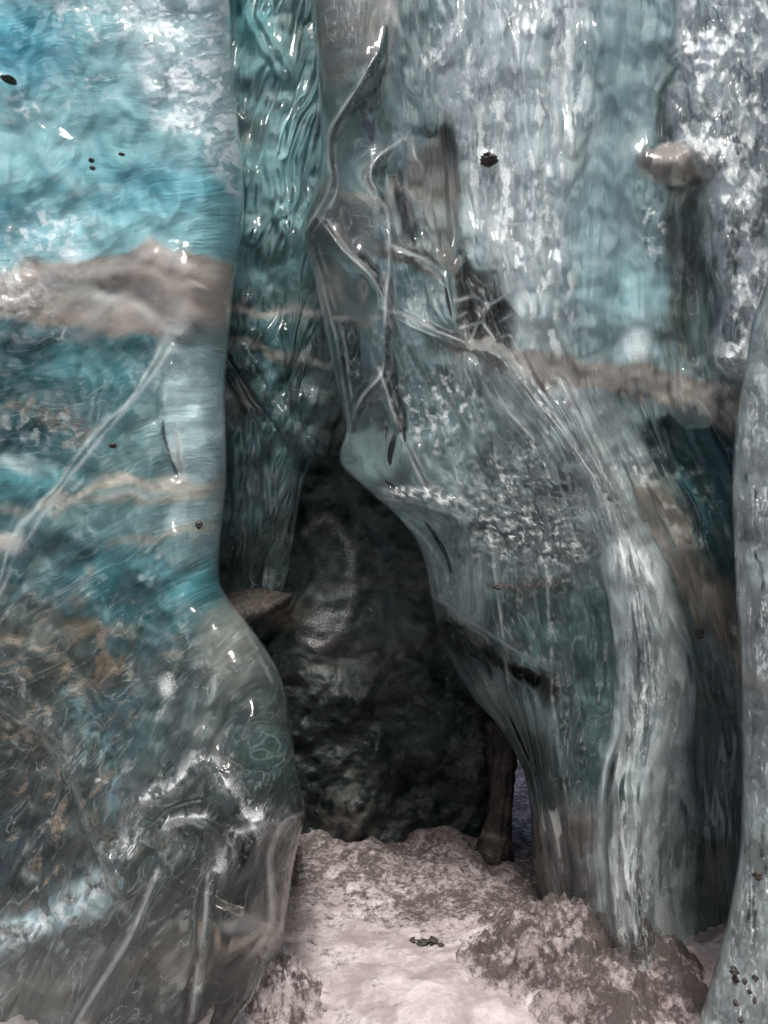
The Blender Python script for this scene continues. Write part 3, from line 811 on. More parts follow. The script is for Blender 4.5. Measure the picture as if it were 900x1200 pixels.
def R_relief(X, Y):
    ops = [
        # glassy ribs along the lip
        ('sharp', [(458, -10), (444, 58), (402, 128), (387, 155), (384, 180), (386, 215), (370, 250), (357, 270)], 0.045, 10),
        ('sharp', [(374, 253), (398, 288), (433, 323), (452, 360), (450, 400)], 0.045, 10),
        ('sharp', [(478, 158), (442, 186), (435, 210), (452, 241), (457, 280), (453, 350), (450, 408), (446, 440), (421, 472), (404, 520)], 0.045, 10),
        ('sharp', [(444, 432), (468, 505), (491, 560), (510, 590)], 0.045, 10),
        ('sharp', [(358, 275), (376, 345), (388, 400), (398, 450), (406, 505), (400, 540), (440, 578), (480, 600)], 0.045, 10),
        ('ell', (418, 335, 16, 30), 0.05, 0), ('ell', (425, 410, 16, 40), -0.05, 0), ('ell', (450, 520, 22, 36), 0.05, 0), ('ell', (405, 230, 26, 50), -0.04, 0),
        ('ridge', [(560, -20), (545, 30), (505, 80), (480, 110)], 0.04, 10), ('ridge', [(512, 28), (510, 55)], 0.03, 6),
        ('poly', [(500, 160), (520, 150), (538, 175), (542, 230), (540, 280), (520, 310), (500, 290), (490, 220)], -0.05, 8),
        ('poly', [(446, 200), (478, 196), (488, 240), (492, 290), (470, 290), (452, 250)], -0.06, 8),
        ('sharp', [(460, 288), (499, 307), (522, 338), (534, 381)], 0.045, 10),
        ('poly', [(530, 330), (546, 300), (560, 318), (584, 316), (590, 345), (604, 368), (600, 412), (572, 402), (548, 404), (536, 372)], -0.07, 6),
        ('ridge', [(548, 330), (570, 352), (560, 380)], 0.03, 4), ('ridge', [(590, 345), (575, 365), (585, 400)], 0.03, 4),
        ('ridge', [(452, 362), (522, 393), (600, 424)], 0.03, 5),
        
        # fan of ribs feeding the big column
        ('sharp', [(560, 400), (610, 445), (660, 510), (700, 570), (722, 640)], 0.075, 14), ('sharp', [(650, 440), (680, 500), (704, 560), (722, 620), (745, 700)], 0.08, 15),
        ('sharp', [(548, 410), (580, 470), (620, 520), (660, 590)], 0.04, 10), ('sharp', [(520, 440), (560, 520), (610, 600), (650, 700)], 0.035, 8),
        ('ridge', [(612, 0), (616, 90), (618, 200), (622, 300), (630, 410)], 0.055, 20), ('ridge', [(690, 20), (680, 110), (668, 170), (650, 230)], 0.05, 12), ('ridge', [(655, 290), (668, 360), (690, 420)], 0.04, 12),
        ('ridge', [(726, 620), (748, 700), (762, 780), (752, 880), (738, 960), (744, 1060), (760, 1200), (765, 1290)], 0.17, 34),
        ('ridge', [(722, 860), (718, 940), (714, 1010), (720, 1090), (736, 1180)], 0.06, 10), ('ridge', [(762, 660), (788, 740), (798, 820), (780, 900)], 0.05, 12),
        ('ridge', [(780, 900), (810, 950), (836, 972), (846, 940), (856, 880)], 0.05, 9),
        # ledge and gap over the arch foot
        ('ridge', [(506, 712), (545, 738), (598, 782), (645, 804)], -0.16, 15), ('sharp', [(512, 696), (560, 728), (610, 764), (650, 788)], 0.05, 14),
        ('ridge', [(430, 580), (478, 584), (530, 596), (560, 610)], 0.05, 9), ('ridge', [(448, 594), (490, 622), (520, 660), (530, 690)], 0.05, 10), ('ell', (520, 630, 20, 40), -0.04, 0),
        ('ridge', [(640, 660), (645, 760), (652, 860), (668, 960)], 0.035, 8), ('ridge', [(574, 620), (586, 720), (596, 800)], 0.03, 6), ('ridge', [(700, 680), (706, 760), (704, 840)], 0.03, 8),
        ('ridge', [(556, 800), (584, 850), (610, 900), (632, 960), (640, 1010)], 0.035, 10), ('ridge', [(690, 1000), (700, 1060), (712, 1120)], 0.03, 10),
        ('ell', (620, 600, 70, 50), -0.03, 0),
        # right of the column
        ('poly', [(775, 490), (862, 520), (862, 700), (830, 660), (790, 560)], -0.08, 12), ('ridge', [(752, 560), (800, 650), (850, 730), (905, 800)], 0.04, 12),
        ('ridge', [(814, 700), (830, 770), (850, 840), (862, 890)], 0.03, 6),
        ('ell', (795, 190, 45, 20), 0.06, 0), ('poly', [(770, 110), (800, 70), (816, 150), (790, 175), (768, 165)], -0.08, 8), ('poly', [(780, 220), (834, 225), (846, 400), (790, 410)], -0.06, 10),
        ('ridge', [(770, 240), (760, 280), (765, 310)], 0.03, 5), ('poly', ROUGH, 0.06, 16), ('ell', (573, 187, 10, 11), 0.02, 0),
    ]
    D = relief(X, Y, ops, 45)
    calm = np.exp(-(((X - 728) / 62) ** 4 + ((Y - 200) / 240) ** 4))
    fl = R_flow(X, Y) * 370
    U, W = fl[..., 0], fl[..., 1]
    lip = sstep(470, 420, X) * sstep(640, 540, Y)
    D += 0.02 * fbm(X / 120, Y / 190, 2, 41) + (1 - 0.75 * calm) * (1 - 0.8 * lip) * (0.090 * folds(U, W, 60, 320, 43) + 0.010 * folds(U, W, 22, 120, 46))
    fr = R_frost(X, Y)
    D += (1 - calm) * fr * (0.005 * ridged(U / 9, W / 110, 2, 44) + 0.006 * scallops(U, W, 16, 90, 49))
    ro = polymask(X, Y, ROUGH, 14)
    D += ro * (0.035 * ridged(X / 34, Y / 60, 3, 47) + 0.012 * scallops(X, Y, 16, 30, 48))
    d1, d2 = worley(X / 13, Y / 9, 4)
    crz = np.exp(-(((X - 640) / 75) ** 2 + ((Y - 610) / 75) ** 2) ** 2)
    D += crz * 0.006 * (1 - np.clip(d2 - d1, 0, 0.5) * 2)
    return D


def R_col(X, Y):
    col = np.zeros(X.shape + (3,)); col[...] = (0.15, 0.22, 0.225)
    ops = [
        ('poly', [(330, -400), (480, -400), (460, 60), (400, 140), (380, 300), (330, 300)], (0.26, 0.26, 0.245), 1.0, {'soft': 16}), ('ell', (410, 20, 40, 40), (0.40, 0.39, 0.36), 0.8), ('line', [(376, 70), (410, 52), (440, 40)], TAN, 0.6, {'w': 6}),
        ('ell', (480, 70, 50, 40), (0.12, 0.18, 0.18), 0.7), ('ell', (430, 140, 40, 30), (0.10, 0.15, 0.15), 0.8), ('ell', (400, 150, 12, 26), (0.26, 0.46, 0.47), 0.6),
        ('ell', (410, 260, 40, 30), (0.085, 0.08, 0.075), 0.9), ('ell', (380, 300, 22, 26), (0.13, 0.11, 0.10), 0.8), ('line', [(380, 240), (450, 236)], SILT, 0.4, {'w': 6}),
        ('poly', [(486, 190), (505, 158), (525, 155), (538, 190), (542, 260), (528, 310), (505, 300), (492, 250)], (0.19, 0.18, 0.165), 0.95, {'soft': 6}), ('ell', (512, 265, 20, 30), (0.28, 0.33, 0.31), 0.8),
        ('poly', [(446, 205), (476, 200), (486, 240), (490, 290), (468, 288), (450, 250)], BLACK, 0.95, {'soft': 7}), ('line', [(455, 222), (500, 226), (540, 222)], (0.24, 0.22, 0.19), 0.6, {'w': 8}),
        ('ell', (462, 310, 16, 14), DSILT, 0.7), ('line', [(455, 300), (490, 305), (525, 320), (560, 330)], DSILT, 0.7, {'w': 9}),
        ('poly', [(528, 330), (545, 296), (560, 316), (586, 312), (592, 345), (608, 368), (602, 414), (572, 404), (546, 406), (534, 372)], (0.035, 0.032, 0.030), 0.97, {'soft': 6}),
        ('line', [(370, 374), (452, 376)], SILT, 0.6, {'w': 5}), ('ell', (425, 410, 20, 36), (0.13, 0.28, 0.29), 0.8), ('ell', (395, 410, 10, 40), DGREY, 0.8), ('ell', (418, 336, 16, 26), (0.60, 0.58, 0.52), 0.9),
        ('ell', (450, 520, 26, 40), (0.30, 0.42, 0.42), 0.8), ('ell', (470, 330, 22, 20), (0.20, 0.36, 0.38), 0.8), ('ell', (490, 380, 30, 26), (0.22, 0.30, 0.31), 0.8), ('ell', (490, 460, 40, 36), (0.10, 0.17, 0.18), 0.8, {'brk': -0.25, 'bs': 12}),
        ('poly', STREAK, (0.42, 0.50, 0.52), 0.85, {'soft': 18}),
        ('poly', [(690, -340), (800, -340), (792, 60), (772, 180), (768, 420), (700, 420), (670, 330), (660, 250), (686, 130)], (0.20, 0.31, 0.33), 1.0, {'soft': 16}),
        ('poly', [(768, 60), (800, 60), (815, 160), (785, 172), (766, 165)], (0.09, 0.14, 0.145), 0.9, {'soft': 10}),
        ('ell', (728, 345, 55, 40), (0.34, 0.58, 0.62), 0.8), ('ell', (690, 300, 30, 60), (0.28, 0.44, 0.47), 0.7), ('ell', (745, 405, 24, 22), (0.62, 0.80, 0.86), 0.9),
        ('poly', [(778, 214), (836, 222), (844, 400), (786, 412)], (0.10, 0.125, 0.12), 0.9, {'soft': 9}), ('poly', [(822, 280), (856, 290), (846, 420), (818, 420)], (0.15, 0.22, 0.23), 0.8, {'soft': 8}),
        ('poly', [(757, 182), (775, 170), (810, 172), (836, 190), (842, 212), (815, 214), (785, 204), (762, 205)], (0.46, 0.41, 0.37), 0.95, {'soft': 5}),
        ('poly', ROUGH, (0.50, 0.57, 0.60), 0.85, {'soft': 10}), ('poly', ROUGH, (0.16, 0.20, 0.21), 0.8, {'soft': 10, 'brk': 0.08, 'bs': 40}), ('ell', (880, 40, 24, 40), (0.25, 0.50, 0.66), 0.5, {'brk': 0}),
        ('poly', [(840, 400), (1000, 400), (1000, 480), (870, 460)], (0.12, 0.15, 0.14), 0.8, {'soft': 10}),
        ('poly', [(548, 400), (620, 420), (700, 460), (750, 520), (790, 640), (730, 650), (700, 600), (640, 520), (580, 460)], (0.34, 0.41, 0.42), 0.9, {'soft': 20}),
        ('poly', BAND, (0.23, 0.195, 0.165), 0.97, {'soft': 8}), ('line', [(640, 432), (720, 440), (800, 460), (890, 500)], (0.10, 0.085, 0.07), 0.8, {'w': 5, 'brk': -0.4, 'bs': 26}), ('line', [(660, 450), (740, 456), (810, 474), (890, 516)], (0.36, 0.31, 0.26), 0.6, {'w': 4, 'brk': -0.3, 'bs': 26}), ('line', [(540, 405), (580, 410), (620, 430), (640, 450)], DSILT, 0.85, {'w': 12}), ('line', [(700, 435), (780, 450), (870, 485)], (0.37, 0.33, 0.29), 0.7, {'w': 7}),
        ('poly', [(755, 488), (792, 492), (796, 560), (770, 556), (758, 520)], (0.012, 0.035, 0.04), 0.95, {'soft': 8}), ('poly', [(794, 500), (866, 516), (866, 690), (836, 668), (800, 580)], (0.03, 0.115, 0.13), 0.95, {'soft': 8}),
        ('poly', [(742, 560), (790, 580), (830, 670), (900, 740), (900, 830), (850, 760), (800, 700), (768, 640)], (0.23, 0.20, 0.165), 0.9, {'soft': 14}), ('line', [(756, 600), (800, 665), (850, 735), (900, 795)], TAN, 0.5, {'w': 6}),
        ('ell', (640, 610, 80, 80), (0.12, 0.15, 0.15), 0.85), ('ell', (640, 610, 80, 80), (0.02, 0.025, 0.025), 0.9, {'brk': 0.12, 'bs': 14}),
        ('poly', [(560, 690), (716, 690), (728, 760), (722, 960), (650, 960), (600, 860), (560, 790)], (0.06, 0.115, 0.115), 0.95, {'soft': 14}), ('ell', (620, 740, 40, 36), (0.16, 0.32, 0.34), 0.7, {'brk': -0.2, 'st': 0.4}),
        ('poly', [(505, 712), (540, 725), (600, 770), (648, 792), (645, 815), (596, 796), (540, 752)], (0.02, 0.022, 0.022), 0.97, {'soft': 5}), ('poly', [(548, 782), (600, 806), (648, 826), (648, 850), (600, 846), (560, 830)], (0.17, 0.25, 0.25), 0.9, {'soft': 8}),  # first patch paints in the black shade of the gap under the ledge
        ('ell', (540, 690, 40, 30), (0.30, 0.40, 0.41), 0.7), ('line', [(575, 688), (620, 684), (650, 690)], (0.11, 0.06, 0.045), 0.8, {'w': 4}),
        ('poly', [(600, 900), (640, 950), (720, 950), (722, 1120), (690, 1110), (640, 1050)], (0.21, 0.18, 0.17), 0.85, {'soft': 18}), ('ell', (690, 1010, 30, 70), (0.15, 0.165, 0.16), 0.7, {'brk': -0.1, 'st': 0.4}),
        ('poly', COLM, (0.52, 0.60, 0.61), 0.9, {'soft': 10}), ('ell', (765, 950, 44, 60), (0.30, 0.34, 0.34), 0.8), ('ell', (770, 1060, 40, 70), (0.20, 0.25, 0.235), 0.8), ('ell', (760, 1170, 40, 70), (0.32, 0.29, 0.27), 0.7),
        ('poly', [(790, 700), (820, 760), (866, 850), (870, 1040), (820, 1060), (800, 960), (806, 830)], (0.065, 0.115, 0.11), 0.9, {'soft': 12}), ('line', [(845, 870), (838, 930), (836, 965)], (0.38, 0.46, 0.47), 0.7, {'w': 8}),
        ('poly', [(800, 980), (860, 990), (850, 1120), (830, 1200), (800, 1200)], (0.11, 0.135, 0.12), 0.8, {'soft': 16}), ('ell', (830, 1010, 30, 40), (0.20, 0.17, 0.14), 0.5), ('line', [(828, 760), (842, 820), (858, 880)], BLACK, 0.7, {'w': 3}),
    ]
    return paint(X, Y, col, ops, 51) ** 1.0


def R_flake(X, Y):
    f = np.zeros(X.shape)
    return paint(X, Y, f, [('ell', (780, 600, 60, 90), 0.6, 0.9), ('ell', (690, 1010, 40, 80), 0.5, 0.9), ('poly', BAND, 0.5, 0.9), ('ell', (440, 260, 60, 60), 0.3, 0.8)], 52)


def R_frost(X, Y):
    f = np.zeros(X.shape)
    V = {'st': 0.35}
    return paint(X, Y, f, [
        ('poly', STREAK, 0.85, 0.85, {'soft': 26, 'brk': -0.6, 'bs': 60, 'st': 0.4, 'bw': 0.9}), ('ell', (540, 95, 40, 34), 1.0, 0.9, {'brk': -0.2, 'bs': 12}), ('line', [(612, -20), (616, 90), (618, 200), (626, 300)], 0.35, 0.6, {'w': 10}),
        ('poly', ROUGH, 1.0, 0.95, {'soft': 16, 'brk': -0.5, 'bs': 40, 'bw': 0.8}),
        ('line', [(560, 400), (610, 445), (660, 510), (700, 570), (722, 640)], 0.9, 0.85, {'w': 26, 'brk': -0.3, 'bs': 14}), ('line', [(655, 440), (690, 510), (715, 590), (745, 700)], 0.8, 0.8, {'w': 22, 'brk': -0.25, 'bs': 18}),
        ('ell', (560, 430, 50, 40), 0.7, 0.8, {'brk': -0.2, 'bs': 16}), ('ell', (630, 600, 90, 80), 1.0, 0.9, {'brk': 0.0, 'bs': 9, 'bw': 0.25}), ('ell', (490, 578, 50, 14), 1.0, 0.9, {'brk': -0.2, 'bs': 9}),
        ('poly', COLM, 1.0, 0.95, {'soft': 14, 'brk': -0.7, 'bs': 50, 'st': 0.4, 'bw': 0.9}),
        ('line', [(508, 700), (560, 738), (610, 768), (650, 790)], 0.9, 0.85, {'w': 11, 'brk': -0.3, 'bs': 12}), ('line', [(500, 600), (540, 640), (548, 700)], 0.6, 0.8, {'w': 16, 'brk': -0.05, 'bs': 14}),
        ('line', [(650, 690), (652, 780), (660, 860), (668, 930)], 0.7, 0.8, {'w': 7, 'brk': -0.1, 'bs': 8}), ('ell', (675, 860, 26, 50), 0.5, 0.7, {'brk': 0.1, 'bs': 9}), ('ell', (610, 740, 30, 40), 0.5, 0.7, {'brk': 0.1, 'bs': 10, 'st': 0.4}),
        ('line', [(540, 330), (570, 352), (592, 340)], 0.9, 0.9, {'w': 4}), ('line', [(570, 352), (562, 385), (585, 402)], 0.9, 0.9, {'w': 4}), ('line', [(548, 380), (580, 372), (604, 390)], 0.8, 0.9, {'w': 4}),
        ('line', [(478, 158), (442, 186), (436, 210)], 0.8, 0.8, {'w': 7, 'brk': -0.1, 'bs': 6}), ('line', [(452, 241), (457, 280), (453, 350), (450, 408)], 0.35, 0.6, {'w': 4}),
        ('line', [(404, 549), (422, 572), (442, 594), (466, 618), (487, 643), (500, 668), (507, 700)], 0.9, 0.9, {'w': 3}),  # bright rim of the arch edge, painted as a white line
        ('line', [(444, 58), (402, 128)], 0.45, 0.8, {'w': 8, 'brk': -0.2, 'bs': 8}), ('ell', (498, 350, 30, 20), 0.8, 0.8, {'brk': -0.1, 'bs': 10}), ('ell', (520, 470, 60, 50), 0.8, 0.8, {'brk': 0.05, 'bs': 9}), ('ell', (745, 405, 18, 18), 0.7, 0.9),
        ('ell', (765, 260, 18, 50), 0.8, 0.8, {'brk': 0.05, 'bs': 12}), ('line', [(770, 155), (780, 120), (796, 90)], 0.8, 0.8, {'w': 5, 'brk': -0.1}), ('ell', (740, 550, 30, 26), 0.9, 0.8, {'brk': 0.05, 'bs': 12}),
        ('line', [(845, 870), (838, 930), (836, 965)], 0.6, 0.8, {'w': 6}), ('line', [(780, 900), (810, 950), (836, 972)], 0.4, 0.8, {'w': 5}), ('ell', (410, 20, 36, 30), 0.35, 0.8),
    ], 53)


def R_silt(X, Y):
    f = np.zeros(X.shape)
    return paint(X, Y, f, [('poly', BAND, 0.25, 0.85, {'soft': 9, 'brk': -0.4, 'bs': 20}), ('line', [(548, 405), (590, 412), (625, 432)], 0.8, 0.8, {'w': 9}), ('poly', [(757, 182), (775, 170), (810, 172), (836, 190), (842, 212), (815, 214), (785, 204), (762, 205)], 0.95, 0.9, {'soft': 5}),
                           ('line', [(756, 600), (800, 665), (850, 735), (900, 795)], 0.7, 0.7, {'w': 10, 'brk': -0.2, 'bs': 20}), ('line', [(452, 362), (522, 393), (560, 408)], 0.6, 0.7, {'w': 3}), ('line', [(370, 374), (452, 376)], 0.4, 0.7, {'w': 4}),
                           ('poly', [(640, 950), (720, 950), (722, 1120), (690, 1110), (645, 1050)], 0.5, 0.6, {'soft': 16, 'brk': -0.1, 'bs': 30, 'st': 0.4}), ('ell', (790, 600, 50, 80), 0.6, 0.7, {'brk': 0.1, 'bs': 14}),
                          ], 54)


STREAMS = [(0, right_edge),
           (100, outline([(-340, 470), (0, 480), (150, 496), (300, 512), (400, 532), (500, 562), (600, 590), (700, 602), (800, 622), (1000, 650), (1285, 728)])),
           (200, outline([(-340, 556), (0, 560), (200, 562), (320, 582), (410, 606), (500, 660), (570, 700), (640, 722), (740, 735), (850, 728), (940, 714), (1080, 720), (1285, 742)])),
           (262, outline([(-340, 640), (0, 640), (200, 644), (410, 654), (500, 694), (600, 738), (700, 776), (800, 802), (900, 798), (1100, 802), (1285, 812)])),
           (390, outline([(-340, 760), (0, 758), (400, 764), (500, 790), (600, 838), (700, 866), (850, 882), (1285, 880)])),
           (640, lambda y: 1060 + 0 * y)]


def R_flow(X, Y):
    out = np.zeros(X.shape)
    yy = Y[:, 0]
    cs = np.array([f(yy) for _, f in STREAMS]); us = np.array([u for u, _ in STREAMS], float)
    cs = np.maximum.accumulate(cs + np.arange(len(us))[:, None] * 0.01, 0)
    for k in range(len(yy)):
        out[k] = np.interp(X[k], cs[:, k], us)
    return np.stack([(out * 1.15 + 10 * fbm(X / 70, Y / 160, 3, 57)) / 370, Y / 370, 0 * X + 0.7], -1)


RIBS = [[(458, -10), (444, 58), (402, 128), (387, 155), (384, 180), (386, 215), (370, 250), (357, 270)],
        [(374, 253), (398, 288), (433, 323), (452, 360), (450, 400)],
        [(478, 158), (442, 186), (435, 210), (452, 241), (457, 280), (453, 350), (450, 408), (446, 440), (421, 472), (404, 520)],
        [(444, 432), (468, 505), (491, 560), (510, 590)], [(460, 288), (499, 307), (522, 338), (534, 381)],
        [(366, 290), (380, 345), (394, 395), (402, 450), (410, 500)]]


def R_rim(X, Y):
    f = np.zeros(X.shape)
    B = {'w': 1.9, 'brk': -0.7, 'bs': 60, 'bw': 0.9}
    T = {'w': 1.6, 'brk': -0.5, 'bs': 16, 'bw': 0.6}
    ops = [('line', r, 0.45, 0.9, B) for r in RIBS]  # bright edge reflections of the ribs, painted as paired white lines
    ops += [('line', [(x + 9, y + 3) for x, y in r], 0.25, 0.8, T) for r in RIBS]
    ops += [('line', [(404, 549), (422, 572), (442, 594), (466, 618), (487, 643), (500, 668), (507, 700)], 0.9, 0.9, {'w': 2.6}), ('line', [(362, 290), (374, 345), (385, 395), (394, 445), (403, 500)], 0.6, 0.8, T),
            ('line', [(430, 582), (478, 588), (530, 600), (560, 614)], 0.6, 0.9, T), ('line', [(448, 598), (490, 626), (518, 664), (528, 694)], 0.7, 0.9, B), ('line', [(512, 700), (560, 734), (610, 766), (648, 788)], 0.7, 0.9, B),
            ('line', [(452, 362), (522, 393), (600, 424)], 0.7, 0.9, T), ('line', [(640, 660), (646, 760), (652, 860), (668, 960)], 0.5, 0.8, T), ('line', [(574, 620), (586, 720), (596, 800)], 0.5, 0.8, T),
            ('line', [(560, 806), (586, 850), (612, 900), (628, 960)], 0.4, 0.8, T), ('line', [(716, 660), (731, 740), (735, 800), (730, 866), (714, 940), (713, 1000), (720, 1090), (736, 1180)], 0.6, 0.9, B),  # includes the column's bright left edge, a painted highlight
            ('line', [(612, 448), (662, 512), (702, 572), (722, 640)], 0.6, 0.9, T), ('line', [(654, 440), (684, 500), (708, 560), (724, 620)], 0.6, 0.9, T), ('line', [(584, 470), (640, 530), (690, 600)], 0.4, 0.9, T)]
    # the web of white cracks across the dark pocket
    ops += [('line', g, 0.9, 0.9, {'w': 2.0}) for g in ([(536, 352), (556, 346), (574, 356), (596, 344)], [(574, 356), (566, 376), (580, 398)], [(540, 384), (560, 378), (566, 376)], [(580, 398), (596, 392), (606, 404)],
                                                       [(556, 346), (548, 330)], [(596, 344), (590, 322)], [(546, 366), (536, 372)], [(586, 376), (600, 368)], [(560, 378), (552, 400)])]
    ops += [('poly', ROUGH, 0.95, 0.9, {'soft': 14, 'brk': -0.12, 'bs': 24, 'bw': 0.22, 'st': 0.6}), ('ell', (540, 95, 40, 32), 0.8, 0.9, {'brk': 0.05, 'bs': 12, 'bw': 0.2}), ('ell', (490, 580, 56, 11), 0.9, 0.9, {'brk': -0.05, 'bs': 8, 'bw': 0.25}),  # broken white frost flecks, also painting in the sparkle
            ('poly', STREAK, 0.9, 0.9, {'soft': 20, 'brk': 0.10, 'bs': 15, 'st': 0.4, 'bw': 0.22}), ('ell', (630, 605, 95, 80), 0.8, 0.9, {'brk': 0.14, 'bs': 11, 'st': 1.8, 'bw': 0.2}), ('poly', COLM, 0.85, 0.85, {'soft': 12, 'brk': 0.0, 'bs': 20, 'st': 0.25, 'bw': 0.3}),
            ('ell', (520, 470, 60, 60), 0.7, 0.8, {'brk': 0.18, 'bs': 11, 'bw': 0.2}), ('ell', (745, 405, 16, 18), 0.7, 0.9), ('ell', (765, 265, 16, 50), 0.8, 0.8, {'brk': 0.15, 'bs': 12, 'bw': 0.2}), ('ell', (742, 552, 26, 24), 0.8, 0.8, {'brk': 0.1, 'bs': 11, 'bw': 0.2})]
    k = np.random.RandomState(4)
    for _ in range(26):                       # short healed cracks scattered through the shattered ice
        x, y = k.uniform(470, 650), k.uniform(90, 680)
        a, L = k.uniform(-1.2, 1.9), k.uniform(12, 34)
        ops.append(('line', [(x, y), (x + L * 0.5 * math.cos(a) + k.uniform(-4, 4), y + L * 0.5 * math.sin(a)), (x + L * math.cos(a), y + L * math.sin(a))], 0.55, k.uniform(0.3, 0.7), {'w': 1.6}))
    return paint(X, Y, f, ops, 55, 2)


RW = empty('ice_wall', at(760, 1250, 2.3), 'grey glassy ice wall with a sinuous clear lip, white streaks and a sloping silt band', 'ice wall')
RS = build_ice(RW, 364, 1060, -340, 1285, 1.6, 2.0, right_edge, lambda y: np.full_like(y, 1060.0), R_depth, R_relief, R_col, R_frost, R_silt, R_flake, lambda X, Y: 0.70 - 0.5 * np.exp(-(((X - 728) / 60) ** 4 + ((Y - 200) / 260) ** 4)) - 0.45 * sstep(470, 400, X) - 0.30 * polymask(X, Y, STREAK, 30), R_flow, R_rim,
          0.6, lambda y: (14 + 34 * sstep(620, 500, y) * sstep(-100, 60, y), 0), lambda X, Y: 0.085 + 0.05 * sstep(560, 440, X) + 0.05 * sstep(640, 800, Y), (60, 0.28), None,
          (('silt_band', 'brown grey silt band sloping down to the right', lambda x, y: polymask(x, y, BAND, 1)),
           ('ice_rib', 'thick white rib running down to the ground', lambda x, y: polymask(x, y, COLM, 1)),
           ('rough_ice', 'jagged glittering white patch', lambda x, y: polymask(x, y, ROUGH, 1)),
           ('silt_ledge', 'small brown ledge', lambda x, y: polymask(x, y, [(757, 182), (775, 170), (810, 172), (836, 190), (842, 212), (815, 214), (785, 204), (762, 205)], 1)),
           ('white_streak', 'streaky white fractured patch', lambda x, y: polymask(x, y, STREAK, 1))), 2)


# ================================================================== ICE COLUMN AT THE RIGHT EDGE
colm_edge = outline([(-340, 980), (200, 935), (300, 905), (350, 890), (385, 880), (430, 873), (500, 862), (560, 858), (620, 859), (700, 863), (760, 867), (850, 869), (940, 869), (1000, 866),
                     (1060, 856), (1110, 844), (1160, 830), (1200, 818), (1300, 790)])


def F_col(X, Y):
    col = np.zeros(X.shape + (3,)); col[...] = (0.27, 0.31, 0.31)
    return paint(X, Y, col, [('ell', (890, 620, 30, 200), (0.26, 0.30, 0.31), 0.7, {'brk': -0.1, 'st': 0.4}), ('ell', (880, 1000, 30, 120), (0.24, 0.29, 0.27), 0.7), ('line', [(862, 770), (890, 795), (930, 830)], TAN, 0.6, {'w': 9})], 61)


def F_frost(X, Y):
    f = np.zeros(X.shape); f[...] = 0.12
    return paint(X, Y, f, [('poly', [(850, 300), (1000, 300), (1000, 1250), (800, 1250)], 0.95, 0.9, {'soft': 20, 'brk': -0.15, 'bs': 18, 'st': 0.35})], 63)


FC = empty('ice_column', at(880, 1300, 1.85), 'pale grey bumpy ice column nearest the viewer, cut off by the right edge', 'ice column')
FS = build_ice(FC, 870, 1080, -340, 1440, 2.2, 2.6, colm_edge, lambda y: np.full_like(y, 1080.0), lambda X, Y: 1.95 + 0.0 * X,
          lambda X, Y: 0.02 * fbm(X / 50, Y / 110, 3, 71) + 0.012 * fbm(X / 16, Y / 34, 3, 72) + 0.004 * ridged(X / 8, Y / 14, 2, 73), F_col, F_frost, lambda X, Y: 0.0 * X, lambda X, Y: 0.0 * X, lambda X, Y: 0.8 + 0.0 * X, lambda X, Y: np.stack([X / 370, Y / 370, 0 * X], -1), lambda X, Y: 0.0 * X,
          0.5, lambda y: (16, 0), lambda X, Y: 0.05 + 0 * X, (46, 0.16), None, (), 3)


# ================================================================== BACK WALL OF THE PASSAGE
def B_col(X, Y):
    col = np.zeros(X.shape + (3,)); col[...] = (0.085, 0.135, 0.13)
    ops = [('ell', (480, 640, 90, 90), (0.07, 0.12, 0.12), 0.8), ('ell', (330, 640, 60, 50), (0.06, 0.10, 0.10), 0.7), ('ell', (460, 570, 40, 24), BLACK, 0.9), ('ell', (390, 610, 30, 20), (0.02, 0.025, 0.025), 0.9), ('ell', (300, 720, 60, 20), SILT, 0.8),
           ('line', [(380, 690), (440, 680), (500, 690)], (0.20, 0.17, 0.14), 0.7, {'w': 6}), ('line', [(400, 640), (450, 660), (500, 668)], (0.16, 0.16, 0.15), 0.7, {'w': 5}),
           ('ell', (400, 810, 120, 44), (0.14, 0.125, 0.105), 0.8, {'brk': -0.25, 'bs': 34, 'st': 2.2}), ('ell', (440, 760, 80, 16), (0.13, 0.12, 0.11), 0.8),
           ('poly', [(240, 800), (440, 780), (680, 760), (680, 1080), (240, 1080)], (0.010, 0.022, 0.023), 0.95, {'soft': 50}), ('ell', (410, 950, 40, 50), (0.17, 0.155, 0.14), 0.75, {'brk': -0.2, 'bs': 14}), ('ell', (550, 890, 34, 26), (0.15, 0.15, 0.14), 0.6, {'brk': -0.2}), ('ell', (510, 850, 50, 26), (0.015, 0.05, 0.055), 0.8),  # near-black lower wall paints in the dimness of the passage
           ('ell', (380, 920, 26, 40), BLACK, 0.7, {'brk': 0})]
    return paint(X, Y, col, ops, 81)


